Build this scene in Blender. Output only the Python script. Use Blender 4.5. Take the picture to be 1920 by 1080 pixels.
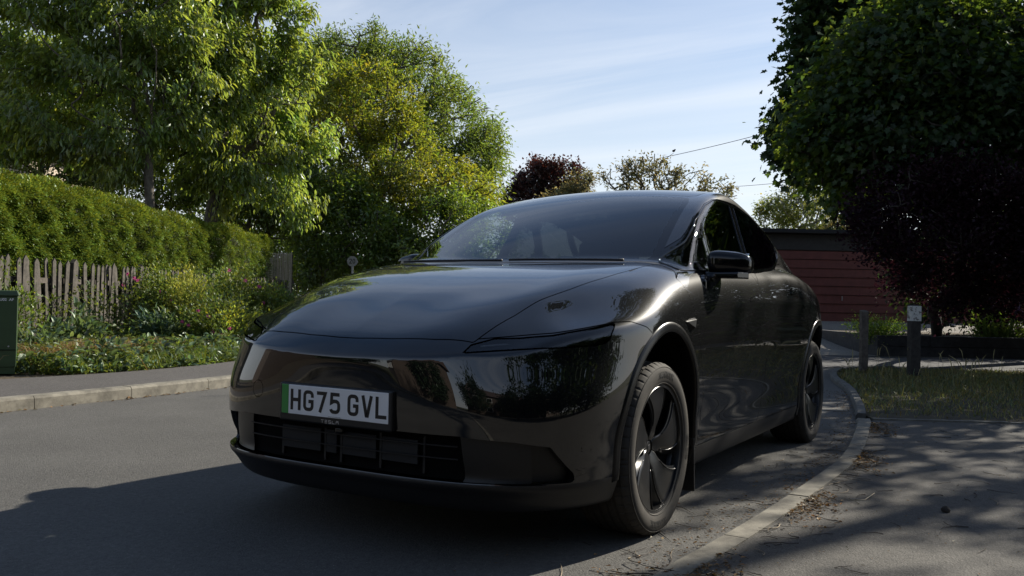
import bpy, math, random
import numpy as np
from mathutils import Vector, Matrix
sc = bpy.context.scene
for o in list(bpy.data.objects): bpy.data.objects.remove(o)
rad = math.radians
# ------------------------------------------------------------------ camera
CAM = (3.3929, 2.2258, .9382); YAW, PITCH, ROLL, FPX = 3.6760, .0129, .0202, 1650.08
cd = bpy.data.cameras.new('camera'); cam = bpy.data.objects.new('camera', cd); sc.collection.objects.link(cam)
_F = Vector((math.cos(YAW)*math.cos(PITCH), math.sin(YAW)*math.cos(PITCH), math.sin(PITCH)))
_R = _F.cross(Vector((0, 0, 1))).normalized(); _U = _R.cross(_F)
_R2 = _R*math.cos(ROLL)+_U*math.sin(ROLL); _U2 = _U*math.cos(ROLL)-_R*math.sin(ROLL)
cam.matrix_world = Matrix(((_R2.x, _U2.x, -_F.x, CAM[0]), (_R2.y, _U2.y, -_F.y, CAM[1]), (_R2.z, _U2.z, -_F.z, CAM[2]), (0, 0, 0, 1)))
cd.sensor_width = 36; cd.lens = 36*FPX/1920; cd.clip_start = .05; cd.clip_end = 2000
sc.camera = cam
# ------------------------------------------------------------------ sky, sun, exposure
SUN_AZ, SUN_EL = rad(159), rad(31)     # direction towards the sun (azimuth from +x, counter-clockwise)
w = bpy.data.worlds.new('World'); sc.world = w; w.use_nodes = True
nt = w.node_tree; nt.nodes.clear(); N = nt.nodes.new; L = nt.links.new
out = N('ShaderNodeOutputWorld'); bg = N('ShaderNodeBackground'); sky = N('ShaderNodeTexSky')
sky.sky_type = 'NISHITA'; sky.sun_disc = False; sky.sun_elevation = SUN_EL
sky.sun_rotation = math.pi/2-SUN_AZ     # sky rotation is measured clockwise from +y
sky.air_density = 1.0; sky.dust_density = .6; sky.ozone_density = 3.2
# thin high cloud: streaky noise over the dome
geo = N('ShaderNodeTexCoord'); sep = N('ShaderNodeSeparateXYZ'); L(geo.outputs['Generated'], sep.inputs[0])
mx = N('ShaderNodeMath'); mx.operation = 'MAXIMUM'; L(sep.outputs[2], mx.inputs[0]); mx.inputs[1].default_value = .03
ad = N('ShaderNodeMath'); ad.operation = 'ADD'; L(mx.outputs[0], ad.inputs[0]); ad.inputs[1].default_value = .10
dx = N('ShaderNodeMath'); dx.operation = 'DIVIDE'; L(sep.outputs[0], dx.inputs[0]); L(ad.outputs[0], dx.inputs[1])
dy = N('ShaderNodeMath'); dy.operation = 'DIVIDE'; L(sep.outputs[1], dy.inputs[0]); L(ad.outputs[0], dy.inputs[1])
cm = N('ShaderNodeCombineXYZ'); L(dx.outputs[0], cm.inputs[0]); L(dy.outputs[0], cm.inputs[1])
mp = N('ShaderNodeMapping'); mp.inputs['Rotation'].default_value = (0, 0, rad(-27)); mp.inputs['Scale'].default_value = (1.5, .27, 1); mp.inputs['Location'].default_value = (3.1, 1.7, 0)
L(cm.outputs[0], mp.inputs[0])
n1 = N('ShaderNodeTexNoise'); n1.inputs['Scale'].default_value = 1.1; n1.inputs['Detail'].default_value = 9; n1.inputs['Roughness'].default_value = .58; n1.inputs['Distortion'].default_value = .8
L(mp.outputs[0], n1.inputs['Vector'])
cr = N('ShaderNodeValToRGB'); cr.color_ramp.elements[0].position = .36; cr.color_ramp.elements[0].color = (0, 0, 0, 1); cr.color_ramp.elements[1].position = .78; cr.color_ramp.elements[1].color = (1, 1, 1, 1)
L(n1.outputs[0], cr.inputs[0])
cf = N('ShaderNodeMath'); cf.operation = 'MULTIPLY'; hi_ = N('ShaderNodeMapRange'); L(sep.outputs[2], hi_.inputs[0]); hi_.inputs[1].default_value = .30; hi_.inputs[2].default_value = .75; hi_.inputs[3].default_value = .60; hi_.inputs[4].default_value = .12   # the veil thins out overhead
L(cr.outputs[0], cf.inputs[0]); L(hi_.outputs[0], cf.inputs[1])
mix = N('ShaderNodeMix'); mix.data_type = 'RGBA'; L(cf.outputs[0], mix.inputs[0]); L(sky.outputs[0], mix.inputs[6]); mix.inputs[7].default_value = (8.6, 8.8, 9.2, 1)
hzr = N('ShaderNodeMapRange'); hzr.interpolation_type = 'SMOOTHSTEP'; L(sep.outputs[2], hzr.inputs[0]); hzr.inputs[1].default_value = -.02; hzr.inputs[2].default_value = .42; hzr.inputs[3].default_value = .82; hzr.inputs[4].default_value = 0
mix2 = N('ShaderNodeMix'); mix2.data_type = 'RGBA'; L(hzr.outputs[0], mix2.inputs[0]); L(mix.outputs[2], mix2.inputs[6]); mix2.inputs[7].default_value = (7.6, 8.0, 8.4, 1)   # pale haze low in the sky
L(mix2.outputs[2], bg.inputs[0]); bg.inputs[1].default_value = .080; L(bg.outputs[0], out.inputs[0])
sl = bpy.data.lights.new('sun', 'SUN'); sl.energy = 5.0; sl.angle = rad(.53); sl.color = (1, .93, .80)
so = bpy.data.objects.new('sun', sl); sc.collection.objects.link(so)
sd = Vector((math.cos(SUN_AZ)*math.cos(SUN_EL), math.sin(SUN_AZ)*math.cos(SUN_EL), math.sin(SUN_EL)))
so.rotation_euler = sd.to_track_quat('Z', 'Y').to_euler(); so.location = sd*60
sc.view_settings.view_transform = 'Standard'; sc.view_settings.look = 'None'; sc.view_settings.gamma = 1; sc.view_settings.use_curve_mapping = False
sc.view_settings.exposure = 0.62
sc.render.engine = 'CYCLES'; sc.cycles.max_bounces = 10; sc.cycles.transparent_max_bounces = 24; sc.cycles.caustics_reflective = False; sc.cycles.caustics_refractive = False

# ------------------------------------------------------------------ helpers
col = sc.collection
def tag(o, label=None, cat=None, group=None, kind=None):
    if label: o['label'] = label
    if cat: o['category'] = cat
    if group: o['group'] = group
    if kind: o['kind'] = kind
    return o
def empty(name, loc=(0, 0, 0), rz=0):
    o = bpy.data.objects.new(name, None); col.objects.link(o); o.location = loc; o.rotation_euler = (0, 0, rz); o.empty_display_size = .1
    return o
def put(name, me, mat=None, parent=None, local=False):
    """link a mesh (built in world space unless local) as an object under parent"""
    o = bpy.data.objects.new(name, me); col.objects.link(o)
    if mat is not None:
        for m in (mat if isinstance(mat, (list, tuple)) else [mat]): me.materials.append(m)
    if parent is not None:
        o.parent = parent
        if not local: o.matrix_parent_inverse = Matrix.LocRotScale(parent.location, parent.rotation_euler, None).inverted() if parent.parent is None else parent.matrix_parent_inverse.copy()
    return o
def npmesh(name, V, F, nrm=None, smooth=True, mi=None, cols=None):
    """fast mesh from arrays; F is (n,3) or (n,4) or a list of such arrays"""
    V = np.asarray(V, np.float32); Fs = F if isinstance(F, list) else [F]
    Fs = [np.asarray(f, np.int32) for f in Fs if len(f)]
    me = bpy.data.meshes.new(name); nl = sum(f.size for f in Fs); nf = sum(len(f) for f in Fs)
    me.vertices.add(len(V)); me.vertices.foreach_set('co', V.ravel())
    me.loops.add(nl); me.polygons.add(nf)
    me.loops.foreach_set('vertex_index', np.concatenate([f.ravel() for f in Fs]))
    tot = np.concatenate([np.full(len(f), f.shape[1], np.int32) for f in Fs])
    me.polygons.foreach_set('loop_start', np.concatenate([[0], np.cumsum(tot)[:-1]]).astype(np.int32))
    if mi is not None: me.polygons.foreach_set('material_index', np.asarray(mi, np.int32))
    me.polygons.foreach_set('use_smooth', np.full(nf, smooth))
    if cols is not None:
        a = me.color_attributes.new('tint', 'FLOAT_COLOR', 'POINT'); c = np.ones((len(V), 4), np.float32); c[:, :3] = cols
        a.data.foreach_set('color', c.ravel())
    me.update(calc_edges=True)
    if nrm is not None:
        me.normals_split_custom_set_from_vertices(np.asarray(nrm, np.float32).tolist())
    return me
class MB:
    """collects simple shapes into one mesh"""
    def __init__(s): s.V = []; s.F3 = []; s.F4 = []; s.n = 0
    def add(s, V, F):
        V = np.asarray(V, float); F = np.asarray(F, int)
        s.V.append(V); (s.F3 if F.shape[1] == 3 else s.F4).append(F+s.n); s.n += len(V); return s
    def box(s, c, d, R=None, taper=1.0):
        d = np.array(d)/2; v = np.array([(x, y, z) for z in (-1, 1) for y in (-1, 1) for x in (-1, 1)], float)
        v[v[:, 2] > 0, :2] *= taper; v = v*d
        if R is not None: v = v@np.array(R).T
        return s.add(v+np.array(c), [(0, 2, 3, 1), (4, 5, 7, 6), (0, 1, 5, 4), (2, 6, 7, 3), (0, 4, 6, 2), (1, 3, 7, 5)])
    def tube(s, P, r, n=8, cap=True):
        P = np.asarray(P, float); m = len(P); r = np.broadcast_to(np.asarray(r, float), (m,))
        T = np.gradient(P, axis=0); T /= np.maximum(np.linalg.norm(T, axis=1), 1e-9)[:, None]
        up = np.array([0, 0, 1.]) if abs(T[0, 2]) < .9 else np.array([1., 0, 0]); a = np.arange(n)*2*np.pi/n; V = []
        for i in range(m):
            u = up-T[i]*(up@T[i]); u /= np.linalg.norm(u)+1e-9; up = u; b = np.cross(T[i], u)
            V.append(P[i]+r[i]*(np.cos(a)[:, None]*u+np.sin(a)[:, None]*b))
        V = np.concatenate(V); F = []
        for i in range(m-1):
            for j in range(n): F.append((i*n+j, i*n+(j+1) % n, (i+1)*n+(j+1) % n, (i+1)*n+j))
        if cap:
            V = np.concatenate([V, P[:1], P[-1:]]); k = m*n
            s.add(V, F); t = [(k, (j+1) % n, j) for j in range(n)]+[(k+1, (m-1)*n+j, (m-1)*n+(j+1) % n) for j in range(n)]
            s.F3.append(np.array(t)+s.n-len(V)); return s
        return s.add(V, F)
    def grid(s, G, closed=False):
        G = np.asarray(G, float); a, b = G.shape[:2]; F = []
        for i in range(a-1):
            for j in range(b-1+(1 if closed else 0)):
                k = (j+1) % b; F.append((i*b+j, i*b+k, (i+1)*b+k, (i+1)*b+j))
        return s.add(G.reshape(-1, 3), F)
    def mesh(s, name, smooth=False, **k):
        V = np.concatenate(s.V); F = [np.concatenate(x) for x in (s.F3, s.F4) if len(x)]
        return npmesh(name, V, F, smooth=smooth, **k)
    def build(s, name, mat, parent=None, smooth=False, bevel=0, local=False, sharp=None):
        me = s.mesh(name, smooth); o = put(name, me, mat, parent, local)
        if smooth and sharp: me.set_sharp_from_angle(angle=rad(sharp))
        if bevel:
            m = o.modifiers.new('bevel', 'BEVEL'); m.width = bevel; m.segments = 2; m.limit_method = 'ANGLE'; m.angle_limit = rad(40)
        return o
def rotm(ax, a):
    return np.array(Matrix.Rotation(a, 3, ax))
def ray(px, py):
    """direction of a photograph pixel (1920 wide): used only to read where things stand on the ground or at a distance"""
    return np.array(_F+_R2*((px-960)/FPX)+_U2*((540-py)/FPX))
def ground_at(px, py, z=0.):
    d = ray(px, py); t = (z-CAM[2])/d[2]; return np.array(CAM)+t*d
def depth_at(px, py, D):
    return np.array(CAM)+ray(px, py)*D

# ------------------------------------------------------------------ materials
def newmat(name):
    m = bpy.data.materials.new(name); m.use_nodes = True; b = m.node_tree.nodes['Principled BSDF']; return m, m.node_tree, b
def mat(name, c, rough=.5, metal=0, spec=.5, coat=0, noise=0, nscale=20, bump=0, bscale=200, bdist=.002, c2=None, thr=(.35, .65)):
    m, t, b = newmat(name); b.inputs['Base Color'].default_value = (*c, 1); b.inputs['Roughness'].default_value = rough
    b.inputs['Metallic'].default_value = metal; b.inputs['Specular IOR Level'].default_value = spec; b.inputs['Coat Weight'].default_value = coat
    b.inputs['Coat Roughness'].default_value = .02
    tc = t.nodes.new('ShaderNodeTexCoord')
    if c2 is not None or noise:
        n = t.nodes.new('ShaderNodeTexNoise'); n.inputs['Scale'].default_value = nscale; n.inputs['Detail'].default_value = 6; n.inputs['Roughness'].default_value = .65
        t.links.new(tc.outputs['Object'], n.inputs['Vector']); r = t.nodes.new('ShaderNodeValToRGB')
        r.color_ramp.elements[0].position, r.color_ramp.elements[1].position = thr
        ca = tuple(x*(1-noise) for x in c) if c2 is None else c; cb = tuple(x*(1+noise) for x in c) if c2 is None else c2
        r.color_ramp.elements[0].color = (*ca, 1); r.color_ramp.elements[1].color = (*cb, 1)
        t.links.new(n.outputs[0], r.inputs[0]); t.links.new(r.outputs[0], b.inputs['Base Color'])
    if bump:
        n = t.nodes.new('ShaderNodeTexNoise'); n.inputs['Scale'].default_value = bscale; n.inputs['Detail'].default_value = 4
        t.links.new(tc.outputs['Object'], n.inputs['Vector']); bp = t.nodes.new('ShaderNodeBump'); bp.inputs['Strength'].default_value = bump; bp.inputs['Distance'].default_value = bdist
        t.links.new(n.outputs[0], bp.inputs['Height']); t.links.new(bp.outputs[0], b.inputs['Normal'])
    return m
def glass(name, tint, refl=1.0, rough=0.0):
    """thin glass sheet: tinted see-through with a real Fresnel reflection"""
    m = bpy.data.materials.new(name); m.use_nodes = True; t = m.node_tree; t.nodes.clear(); n = t.nodes.new
    o = n('ShaderNodeOutputMaterial'); mx = n('ShaderNodeMixShader'); tr = n('ShaderNodeBsdfTransparent'); gl = n('ShaderNodeBsdfGlossy'); fr = n('ShaderNodeFresnel')
    tr.inputs[0].default_value = (*tint, 1); gl.inputs[0].default_value = (refl, refl, refl, 1); gl.inputs['Roughness'].default_value = rough
    gm = n('ShaderNodeNewGeometry'); mr = n('ShaderNodeMapRange'); mr.inputs[3].default_value = 1.6; mr.inputs[4].default_value = 1/1.6; t.links.new(gm.outputs['Backfacing'], mr.inputs[0]); t.links.new(mr.outputs[0], fr.inputs[0])   # same reflection seen from inside the sheet
    t.links.new(fr.outputs[0], mx.inputs[0]); t.links.new(tr.outputs[0], mx.inputs[1]); t.links.new(gl.outputs[0], mx.inputs[2]); t.links.new(mx.outputs[0], o.inputs[0])
    return m
# ------------------------------------------------------------------ geometry tools
def sd_poly(px, py, poly):
    """signed distance to a closed polygon, positive inside"""
    poly = np.asarray(poly, float); d = np.full(px.shape, 1e9); ins = np.zeros(px.shape, bool)
    for i in range(len(poly)):
        a = poly[i]; b = poly[(i+1) % len(poly)]; e = b-a
        t = np.clip(((px-a[0])*e[0]+(py-a[1])*e[1])/(e@e), 0, 1)
        d = np.minimum(d, np.hypot(px-a[0]-t*e[0], py-a[1]-t*e[1]))
        if a[1] != b[1]:
            c = ((a[1] > py) != (b[1] > py)) & (px < (b[0]-a[0])*(py-a[1])/(b[1]-a[1])+a[0])
            ins ^= c
    return np.where(ins, d, -d)
def surface_nets(f, lo, hi, h):
    xs = np.arange(lo[0], hi[0]+h, h); ys = np.arange(lo[1], hi[1]+h, h); zs = np.arange(lo[2], hi[2]+h, h)
    v = np.empty((len(xs), len(ys), len(zs)), np.float32)
    Yg, Zg = np.meshgrid(ys, zs, indexing='ij')
    for a in range(0, len(xs), 12):
        X = np.broadcast_to(xs[a:a+12, None, None], (len(xs[a:a+12]),)+Yg.shape)
        v[a:a+12] = f(np.stack([X, np.broadcast_to(Yg, X.shape), np.broadcast_to(Zg, X.shape)], -1))
    ins = v < 0; nx, ny, nz = v.shape
    c = [ins[i:nx-1+i, j:ny-1+j, k:nz-1+k] for i in (0, 1) for j in (0, 1) for k in (0, 1)]
    s = sum(x.astype(np.int8) for x in c); act = (s > 0) & (s < 8)
    idx = -np.ones(act.shape, np.int64); idx[act] = np.arange(act.sum())
    I, J, K = np.nonzero(act); acc = np.zeros((len(I), 3)); cnt = np.zeros(len(I))
    for ax in range(3):
        o = [0, 1, 2]; o.remove(ax)
        for p in (0, 1):
            for q in (0, 1):
                a = np.zeros(3, int); a[o[0]] = p; a[o[1]] = q; b = a.copy(); b[ax] = 1
                va = v[I+a[0], J+a[1], K+a[2]]; vb = v[I+b[0], J+b[1], K+b[2]]; m = (va < 0) != (vb < 0)
                t = np.where(m, va/np.where(m, va-vb, 1), 0); P = np.tile(a.astype(float), (len(I), 1)); P[:, ax] += t
                acc += P*m[:, None]; cnt += m
    V = np.stack([xs[I], ys[J], zs[K]], -1)+acc/cnt[:, None]*h
    Q = []
    for ax in range(3):
        o = [(1, 2), (2, 0), (0, 1)][ax]; sl0 = [slice(None)]*3; sl1 = [slice(None)]*3; sl0[ax] = slice(0, -1); sl1[ax] = slice(1, None)
        ch = ins[tuple(sl0)] != ins[tuple(sl1)]; E = np.argwhere(ch)
        ok = np.ones(len(E), bool)
        for d in o: ok &= (E[:, d] > 0) & (E[:, d] < v.shape[d]-1)
        E = E[ok]; flip = ~ins[tuple(E.T)]
        def cell(du, dv):
            e = E.copy(); e[:, o[0]] -= du; e[:, o[1]] -= dv; return idx[tuple(e.T)]
        q = np.stack([cell(1, 1), cell(0, 1), cell(0, 0), cell(1, 0)], -1); q[flip] = q[flip][:, ::-1]
        Q.append(q[(q >= 0).all(1)])
    return V, np.concatenate(Q)
class TM:
    def __init__(s, V, N, T): s.V, s.N, s.T = V, N, T
    def clip(s, g):
        """split by the sign of g at the vertices -> (part where g>0, part where g<0)"""
        def side(sg):
            k = g*sg; T = s.T; b = k[T] > 0; c = b.sum(1); V = [s.V]; N = [s.N]; n0 = len(s.V); new = {}; out = [T[c == 3]]
            ed = {}
            def cut(a, bb):
                lo = np.minimum(a, bb); hi = np.maximum(a, bb); return lo*10000000+hi
            E = []; rec = []
            for cc in (1, 2):
                Tc = T[c == cc]; bc = b[c == cc]
                if not len(Tc): continue
                r = np.argmax(bc == (cc == 1), axis=1); ar = np.arange(len(Tc))
                A = Tc[ar, r]; B = Tc[ar, (r+1) % 3]; C = Tc[ar, (r+2) % 3]
                rec.append((cc, A, B, C, cut(A, B), cut(A, C)))
            if not rec: return TM(*s.compact(s.V, s.N, out[0]))
            keys = np.unique(np.concatenate([x for r in rec for x in r[4:6]])); a = keys//10000000; bb = keys % 10000000
            t = k[a]/(k[a]-k[bb]); t = t[:, None]
            V.append(s.V[a]*(1-t)+s.V[bb]*t); N.append(s.N[a]*(1-t)+s.N[bb]*t)
            for cc, A, B, C, e1, e2 in rec:
                i1 = n0+np.searchsorted(keys, e1); i2 = n0+np.searchsorted(keys, e2)
                if cc == 1: out.append(np.stack([A, i1, i2], -1))
                else: out += [np.stack([i1, B, C], -1), np.stack([i1, C, i2], -1)]
            return TM(*s.compact(np.concatenate(V), np.concatenate(N), np.concatenate(out)))
        return side(1), side(-1)
    @staticmethod
    def compact(V, N, T):
        u, inv = np.unique(T, return_inverse=True); return V[u], N[u], inv.reshape(T.shape)
    def take(s, gf, gap=.002):
        g = gf(s.V); a = s.clip(g-gap)[0]; b = s.clip(-g-gap)[0]; return a, b
    def mirror(s):
        m = np.array([1, -1, 1.]); return TM(s.V*m, s.N*m, s.T[:, ::-1])
    def plus(s, o): return TM(np.concatenate([s.V, o.V]), np.concatenate([s.N, o.N]), np.concatenate([s.T, o.T+len(s.V)]))
    def both(s):
        return s.plus(s.mirror())
    def offset(s, d): return TM(s.V+s.N*d, s.N, s.T)
    def rim(s, d):
        """shell: the skin plus a narrow inward flange all round its edge, so the panel has thickness"""
        T = s.T; e = np.concatenate([T[:, [0, 1]], T[:, [1, 2]], T[:, [2, 0]]]); k = np.minimum(e[:, 0], e[:, 1])*10000000+np.maximum(e[:, 0], e[:, 1])
        u, inv, cnt = np.unique(k, return_inverse=True, return_counts=True); e = e[cnt[inv.ravel()] == 1]
        e = e[~((np.abs(s.V[e[:, 0], 1]) < 1e-3) & (np.abs(s.V[e[:, 1], 1]) < 1e-3))]
        if not len(e): return s
        n = len(s.V); m = len(e)
        A, B = s.V[e[:, 0]], s.V[e[:, 1]]; NA, NB = s.N[e[:, 0]], s.N[e[:, 1]]
        t = B-A; o = np.cross(t, NA); o /= np.maximum(np.linalg.norm(o, axis=1), 1e-9)[:, None]
        V = np.concatenate([s.V, A, B, A-NA*d, B-NB*d]); N = np.concatenate([s.N, o, o, o, o]); i = np.arange(m)
        F = np.concatenate([np.stack([n+i, n+2*m+i, n+m+i], -1), np.stack([n+m+i, n+2*m+i, n+3*m+i], -1)])
        return TM(V, N, np.concatenate([T, F]))
def mesh_tm(name, t, material, parent, thick=0):
    if not len(t.T): return None
    if thick: t = t.rim(thick)
    n = t.N/np.maximum(np.linalg.norm(t.N, axis=1), 1e-9)[:, None]
    return put(name, npmesh(name, t.V, t.T, nrm=n), material, parent)

# ------------------------------------------------------------------ ground, road, pavements
_f2 = np.array([math.cos(YAW), math.sin(YAW)]); _r2 = np.array([math.sin(YAW), -math.cos(YAW)])
def W2(l, d, z=None):
    """place given as metres to the right of and ahead of the camera's foot point -> world x, y"""
    p = np.array(CAM[:2])+_r2*l+_f2*d; return p if z is None else np.array([p[0], p[1], z])
def LD(x, y):
    q = np.stack([np.asarray(x)-CAM[0], np.asarray(y)-CAM[1]], -1); return q@_r2, q@_f2
def sst(x): x = np.clip(x, 0, 1); return x*x*(3-2*x)
def terrain(x, y):
    l, d = LD(x, y)
    return .52*sst((d-16.5)/7)*sst((l+1)/5)*sst((60-d)/30)-.0*l
rng = np.random.default_rng(7)
def tarmac(name, c1, c2, patch=.25, rough=.85, grain=420, bmp=.55, warm=(1, 1, 1)):
    m, t, b = newmat(name); n = t.nodes.new; L = t.links.new; tc = n('ShaderNodeTexCoord')
    v = n('ShaderNodeTexVoronoi'); v.inputs['Scale'].default_value = grain*.35; L(tc.outputs['Object'], v.inputs['Vector'])
    n1 = n('ShaderNodeTexNoise'); n1.inputs['Scale'].default_value = grain*.5; n1.inputs['Detail'].default_value = 6; n1.inputs['Roughness'].default_value = .8; L(tc.outputs['Object'], n1.inputs['Vector'])
    n2 = n('ShaderNodeTexNoise'); n2.inputs['Scale'].default_value = .9; n2.inputs['Detail'].default_value = 7; n2.inputs['Roughness'].default_value = .7; L(tc.outputs['Object'], n2.inputs['Vector'])
    r = n('ShaderNodeValToRGB'); r.color_ramp.elements[0].position = .30; r.color_ramp.elements[1].position = .72; r.color_ramp.elements[0].color = (*c1, 1); r.color_ramp.elements[1].color = (*c2, 1)
    L(n1.outputs[0], r.inputs[0]); mp = n('ShaderNodeMapRange'); mp.inputs[1].default_value = .3; mp.inputs[2].default_value = .7; mp.inputs[3].default_value = 1-patch; mp.inputs[4].default_value = 1+patch
    L(n2.outputs[0], mp.inputs[0]); mu = n('ShaderNodeVectorMath'); mu.operation = 'SCALE'; n3 = n('ShaderNodeTexNoise'); n3.inputs['Scale'].default_value = 38; n3.inputs['Detail'].default_value = 6; n3.inputs['Roughness'].default_value = .85; L(tc.outputs['Object'], n3.inputs['Vector'])
    m3 = n('ShaderNodeMapRange'); m3.inputs[1].default_value = .32; m3.inputs[2].default_value = .68; m3.inputs[3].default_value = .62; m3.inputs[4].default_value = 1.38; L(n3.outputs[0], m3.inputs[0])
    mm3 = n('ShaderNodeMath'); mm3.operation = 'MULTIPLY'; L(mp.outputs[0], mm3.inputs[0]); L(m3.outputs[0], mm3.inputs[1])
    L(r.outputs[0], mu.inputs[0]); L(mm3.outputs[0], mu.inputs['Scale'])
    # scattered pale stones in the mix
    vs = n('ShaderNodeTexVoronoi'); vs.inputs['Scale'].default_value = 75; vs.inputs['Randomness'].default_value = 1; L(tc.outputs['Object'], vs.inputs['Vector'])
    ls = n('ShaderNodeMath'); ls.operation = 'LESS_THAN'; ls.inputs[1].default_value = .16; L(vs.outputs['Distance'], ls.inputs[0])
    sx = n('ShaderNodeSeparateColor'); L(vs.outputs['Color'], sx.inputs[0]); gt = n('ShaderNodeMath'); gt.operation = 'GREATER_THAN'; gt.inputs[1].default_value = .80; L(sx.outputs[0], gt.inputs[0])
    mm = n('ShaderNodeMath'); mm.operation = 'MULTIPLY'; L(ls.outputs[0], mm.inputs[0]); L(gt.outputs[0], mm.inputs[1])
    mxx = n('ShaderNodeMix'); mxx.data_type = 'RGBA'; L(mm.outputs[0], mxx.inputs[0]); L(mu.outputs[0], mxx.inputs[6]); mxx.inputs[7].default_value = (.22, .21, .19, 1)
    L(mxx.outputs[2], b.inputs['Base Color']); b.inputs['Roughness'].default_value = rough; b.inputs['Specular IOR Level'].default_value = .35
    bp = n('ShaderNodeBump'); bp.inputs['Strength'].default_value = bmp; bp.inputs['Distance'].default_value = .004
    ad = n('ShaderNodeMath'); ad.operation = 'SUBTRACT'; L(n1.outputs[0], ad.inputs[0]); L(v.outputs['Distance'], ad.inputs[1]); L(ad.outputs[0], bp.inputs['Height']); L(bp.outputs[0], b.inputs['Normal'])
    return m
M0 = {}
M0['road'] = tarmac('road_tarmac', (.062, .060, .056), (.135, .130, .120), .18, grain=330)
M0['pave'] = tarmac('pavement_tarmac', (.072, .066, .062), (.12, .112, .106), .10, grain=420, bmp=.5)
M0['pave2'] = tarmac('worn_pavement_tarmac', (.054, .050, .045), (.120, .112, .100), .18, grain=330, bmp=.6)
M0['drive'] = tarmac('drive_tarmac', (.045, .046, .05), (.07, .071, .076), .1, grain=300)
M0['gravel'] = mat('gravel', (.13, .12, .105), .95, c2=(.36, .33, .29), nscale=38, thr=(.3, .7), bump=1, bscale=42, bdist=.02)
M0['soil'] = mat('soil', (.05, .036, .022), .95, c2=(.10, .075, .045), nscale=14, bump=1, bscale=40, bdist=.02)
M0['grassground'] = mat('rough_ground', (.045, .055, .018), .95, c2=(.09, .085, .035), nscale=3, bump=1, bscale=30, bdist=.03)
M0['verge'] = mat('verge_soil', (.036, .027, .018), .95, c2=(.065, .055, .028), nscale=5, thr=(.4, .6), bump=1, bscale=50, bdist=.015)
M0['kerb'] = mat('kerb_concrete', (.085, .077, .062), .85, c2=(.25, .23, .185), nscale=7, thr=(.30, .62), bump=.6, bscale=160, bdist=.003)
def sheet(name, poly, off, material, h=.35, edge=None, kind='structure', extra=None):
    P = np.array([W2(*p) for p in poly]); lo, hi = P.min(0)-h, P.max(0)+h
    nx, ny = int((hi[0]-lo[0])/h)+2, int((hi[1]-lo[1])/h)+2
    X, Y = np.meshgrid(lo[0]+np.arange(nx)*h, lo[1]+np.arange(ny)*h, indexing='ij'); i = np.arange(nx*ny).reshape(nx, ny)
    a, b, c, d = i[:-1, :-1].ravel(), i[1:, :-1].ravel(), i[1:, 1:].ravel(), i[:-1, 1:].ravel()
    T = np.concatenate([np.stack([a, b, c], -1), np.stack([a, c, d], -1)]); V = np.stack([X.ravel(), Y.ravel(), X.ravel()*0], -1)
    t = TM(V, V*0+np.array([0, 0, 1.]), T); t = t.clip(sd_poly(t.V[:, 0], t.V[:, 1], P))[0]
    t.V[:, 2] = terrain(t.V[:, 0], t.V[:, 1])+off
    if edge:      # skirt so a raised sheet has a side
        t = t.rim(edge)
    o = put(name, npmesh(name, t.V, t.T, smooth=True), material); tag(o, kind=kind); return o
def smooth_line(pts, n=8):
    P = np.array(pts, float); out = []
    for i in range(len(P)-1):
        p0 = P[max(i-1, 0)]; p1, p2 = P[i], P[i+1]; p3 = P[min(i+2, len(P)-1)]
        for k in range(n):
            t = k/n; out.append(.5*((2*p1)+(-p0+p2)*t+(2*p0-5*p1+4*p2-p3)*t*t+(-p0+3*p1-3*p2+p3)*t**3))
    out.append(P[-1]); return np.array(out)
KL = smooth_line([(-16.6, -18.), (-8.97, -1.94), (-5.5, 3.35), (-3.88, 6.67), (-2.83, 8.84), (-2.25, 10.8), (-2.1, 13.5), (-2.4, 17), (-3.4, 23), (-5.5, 32), (-10, 44), (-20, 60)])
KR = smooth_line([(-12.2, -18.), (-4.6, -5.6), (-.10, 2.0), (.49, 3.02), (.795, 3.46), (1.30, 4.23), (2.03, 5.44), (2.68, 6.85), (2.86, 7.3), (3.17, 8.14), (3.67, 9.66), (4.10, 11.3), (4.7, 12.6), (5.7, 13.3)])
RFAR = [(7.0, 13.4), (9, 16.5), (5, 19), (2.4, 22), (.6, 27), (-1.5, 35), (-6, 46), (-16, 62)]
g = MB()
xs = np.linspace(-320, 320, 129); X, Y = np.meshgrid(np.sign(xs)*np.abs(xs/320)**1.6*320, np.sign(xs)*np.abs(xs/320)**1.6*320, indexing='ij')
l_, d_ = LD(X, Y); g.grid(np.stack([X, Y, terrain(X, Y)-.03], -1)); tag(g.build('ground', M0['grassground'], smooth=True), kind='structure')
# left footway, raised behind its kerb
def off_line(Ln, w_):
    T = np.gradient(Ln, axis=0); T /= np.linalg.norm(T, axis=1)[:, None]; return Ln+np.stack([-T[:, 1], T[:, 0]], -1)*w_
def normal_left(Ln, w_): return off_line(Ln, w_)
pw_ = np.interp(KL[:, 1], [3, 6.67, 8.84, 14], [1.75, 1.6, 1.25, 1.15])[:, None]
KL_in = off_line(KL, .13); PV = off_line(KL, pw_)
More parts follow.
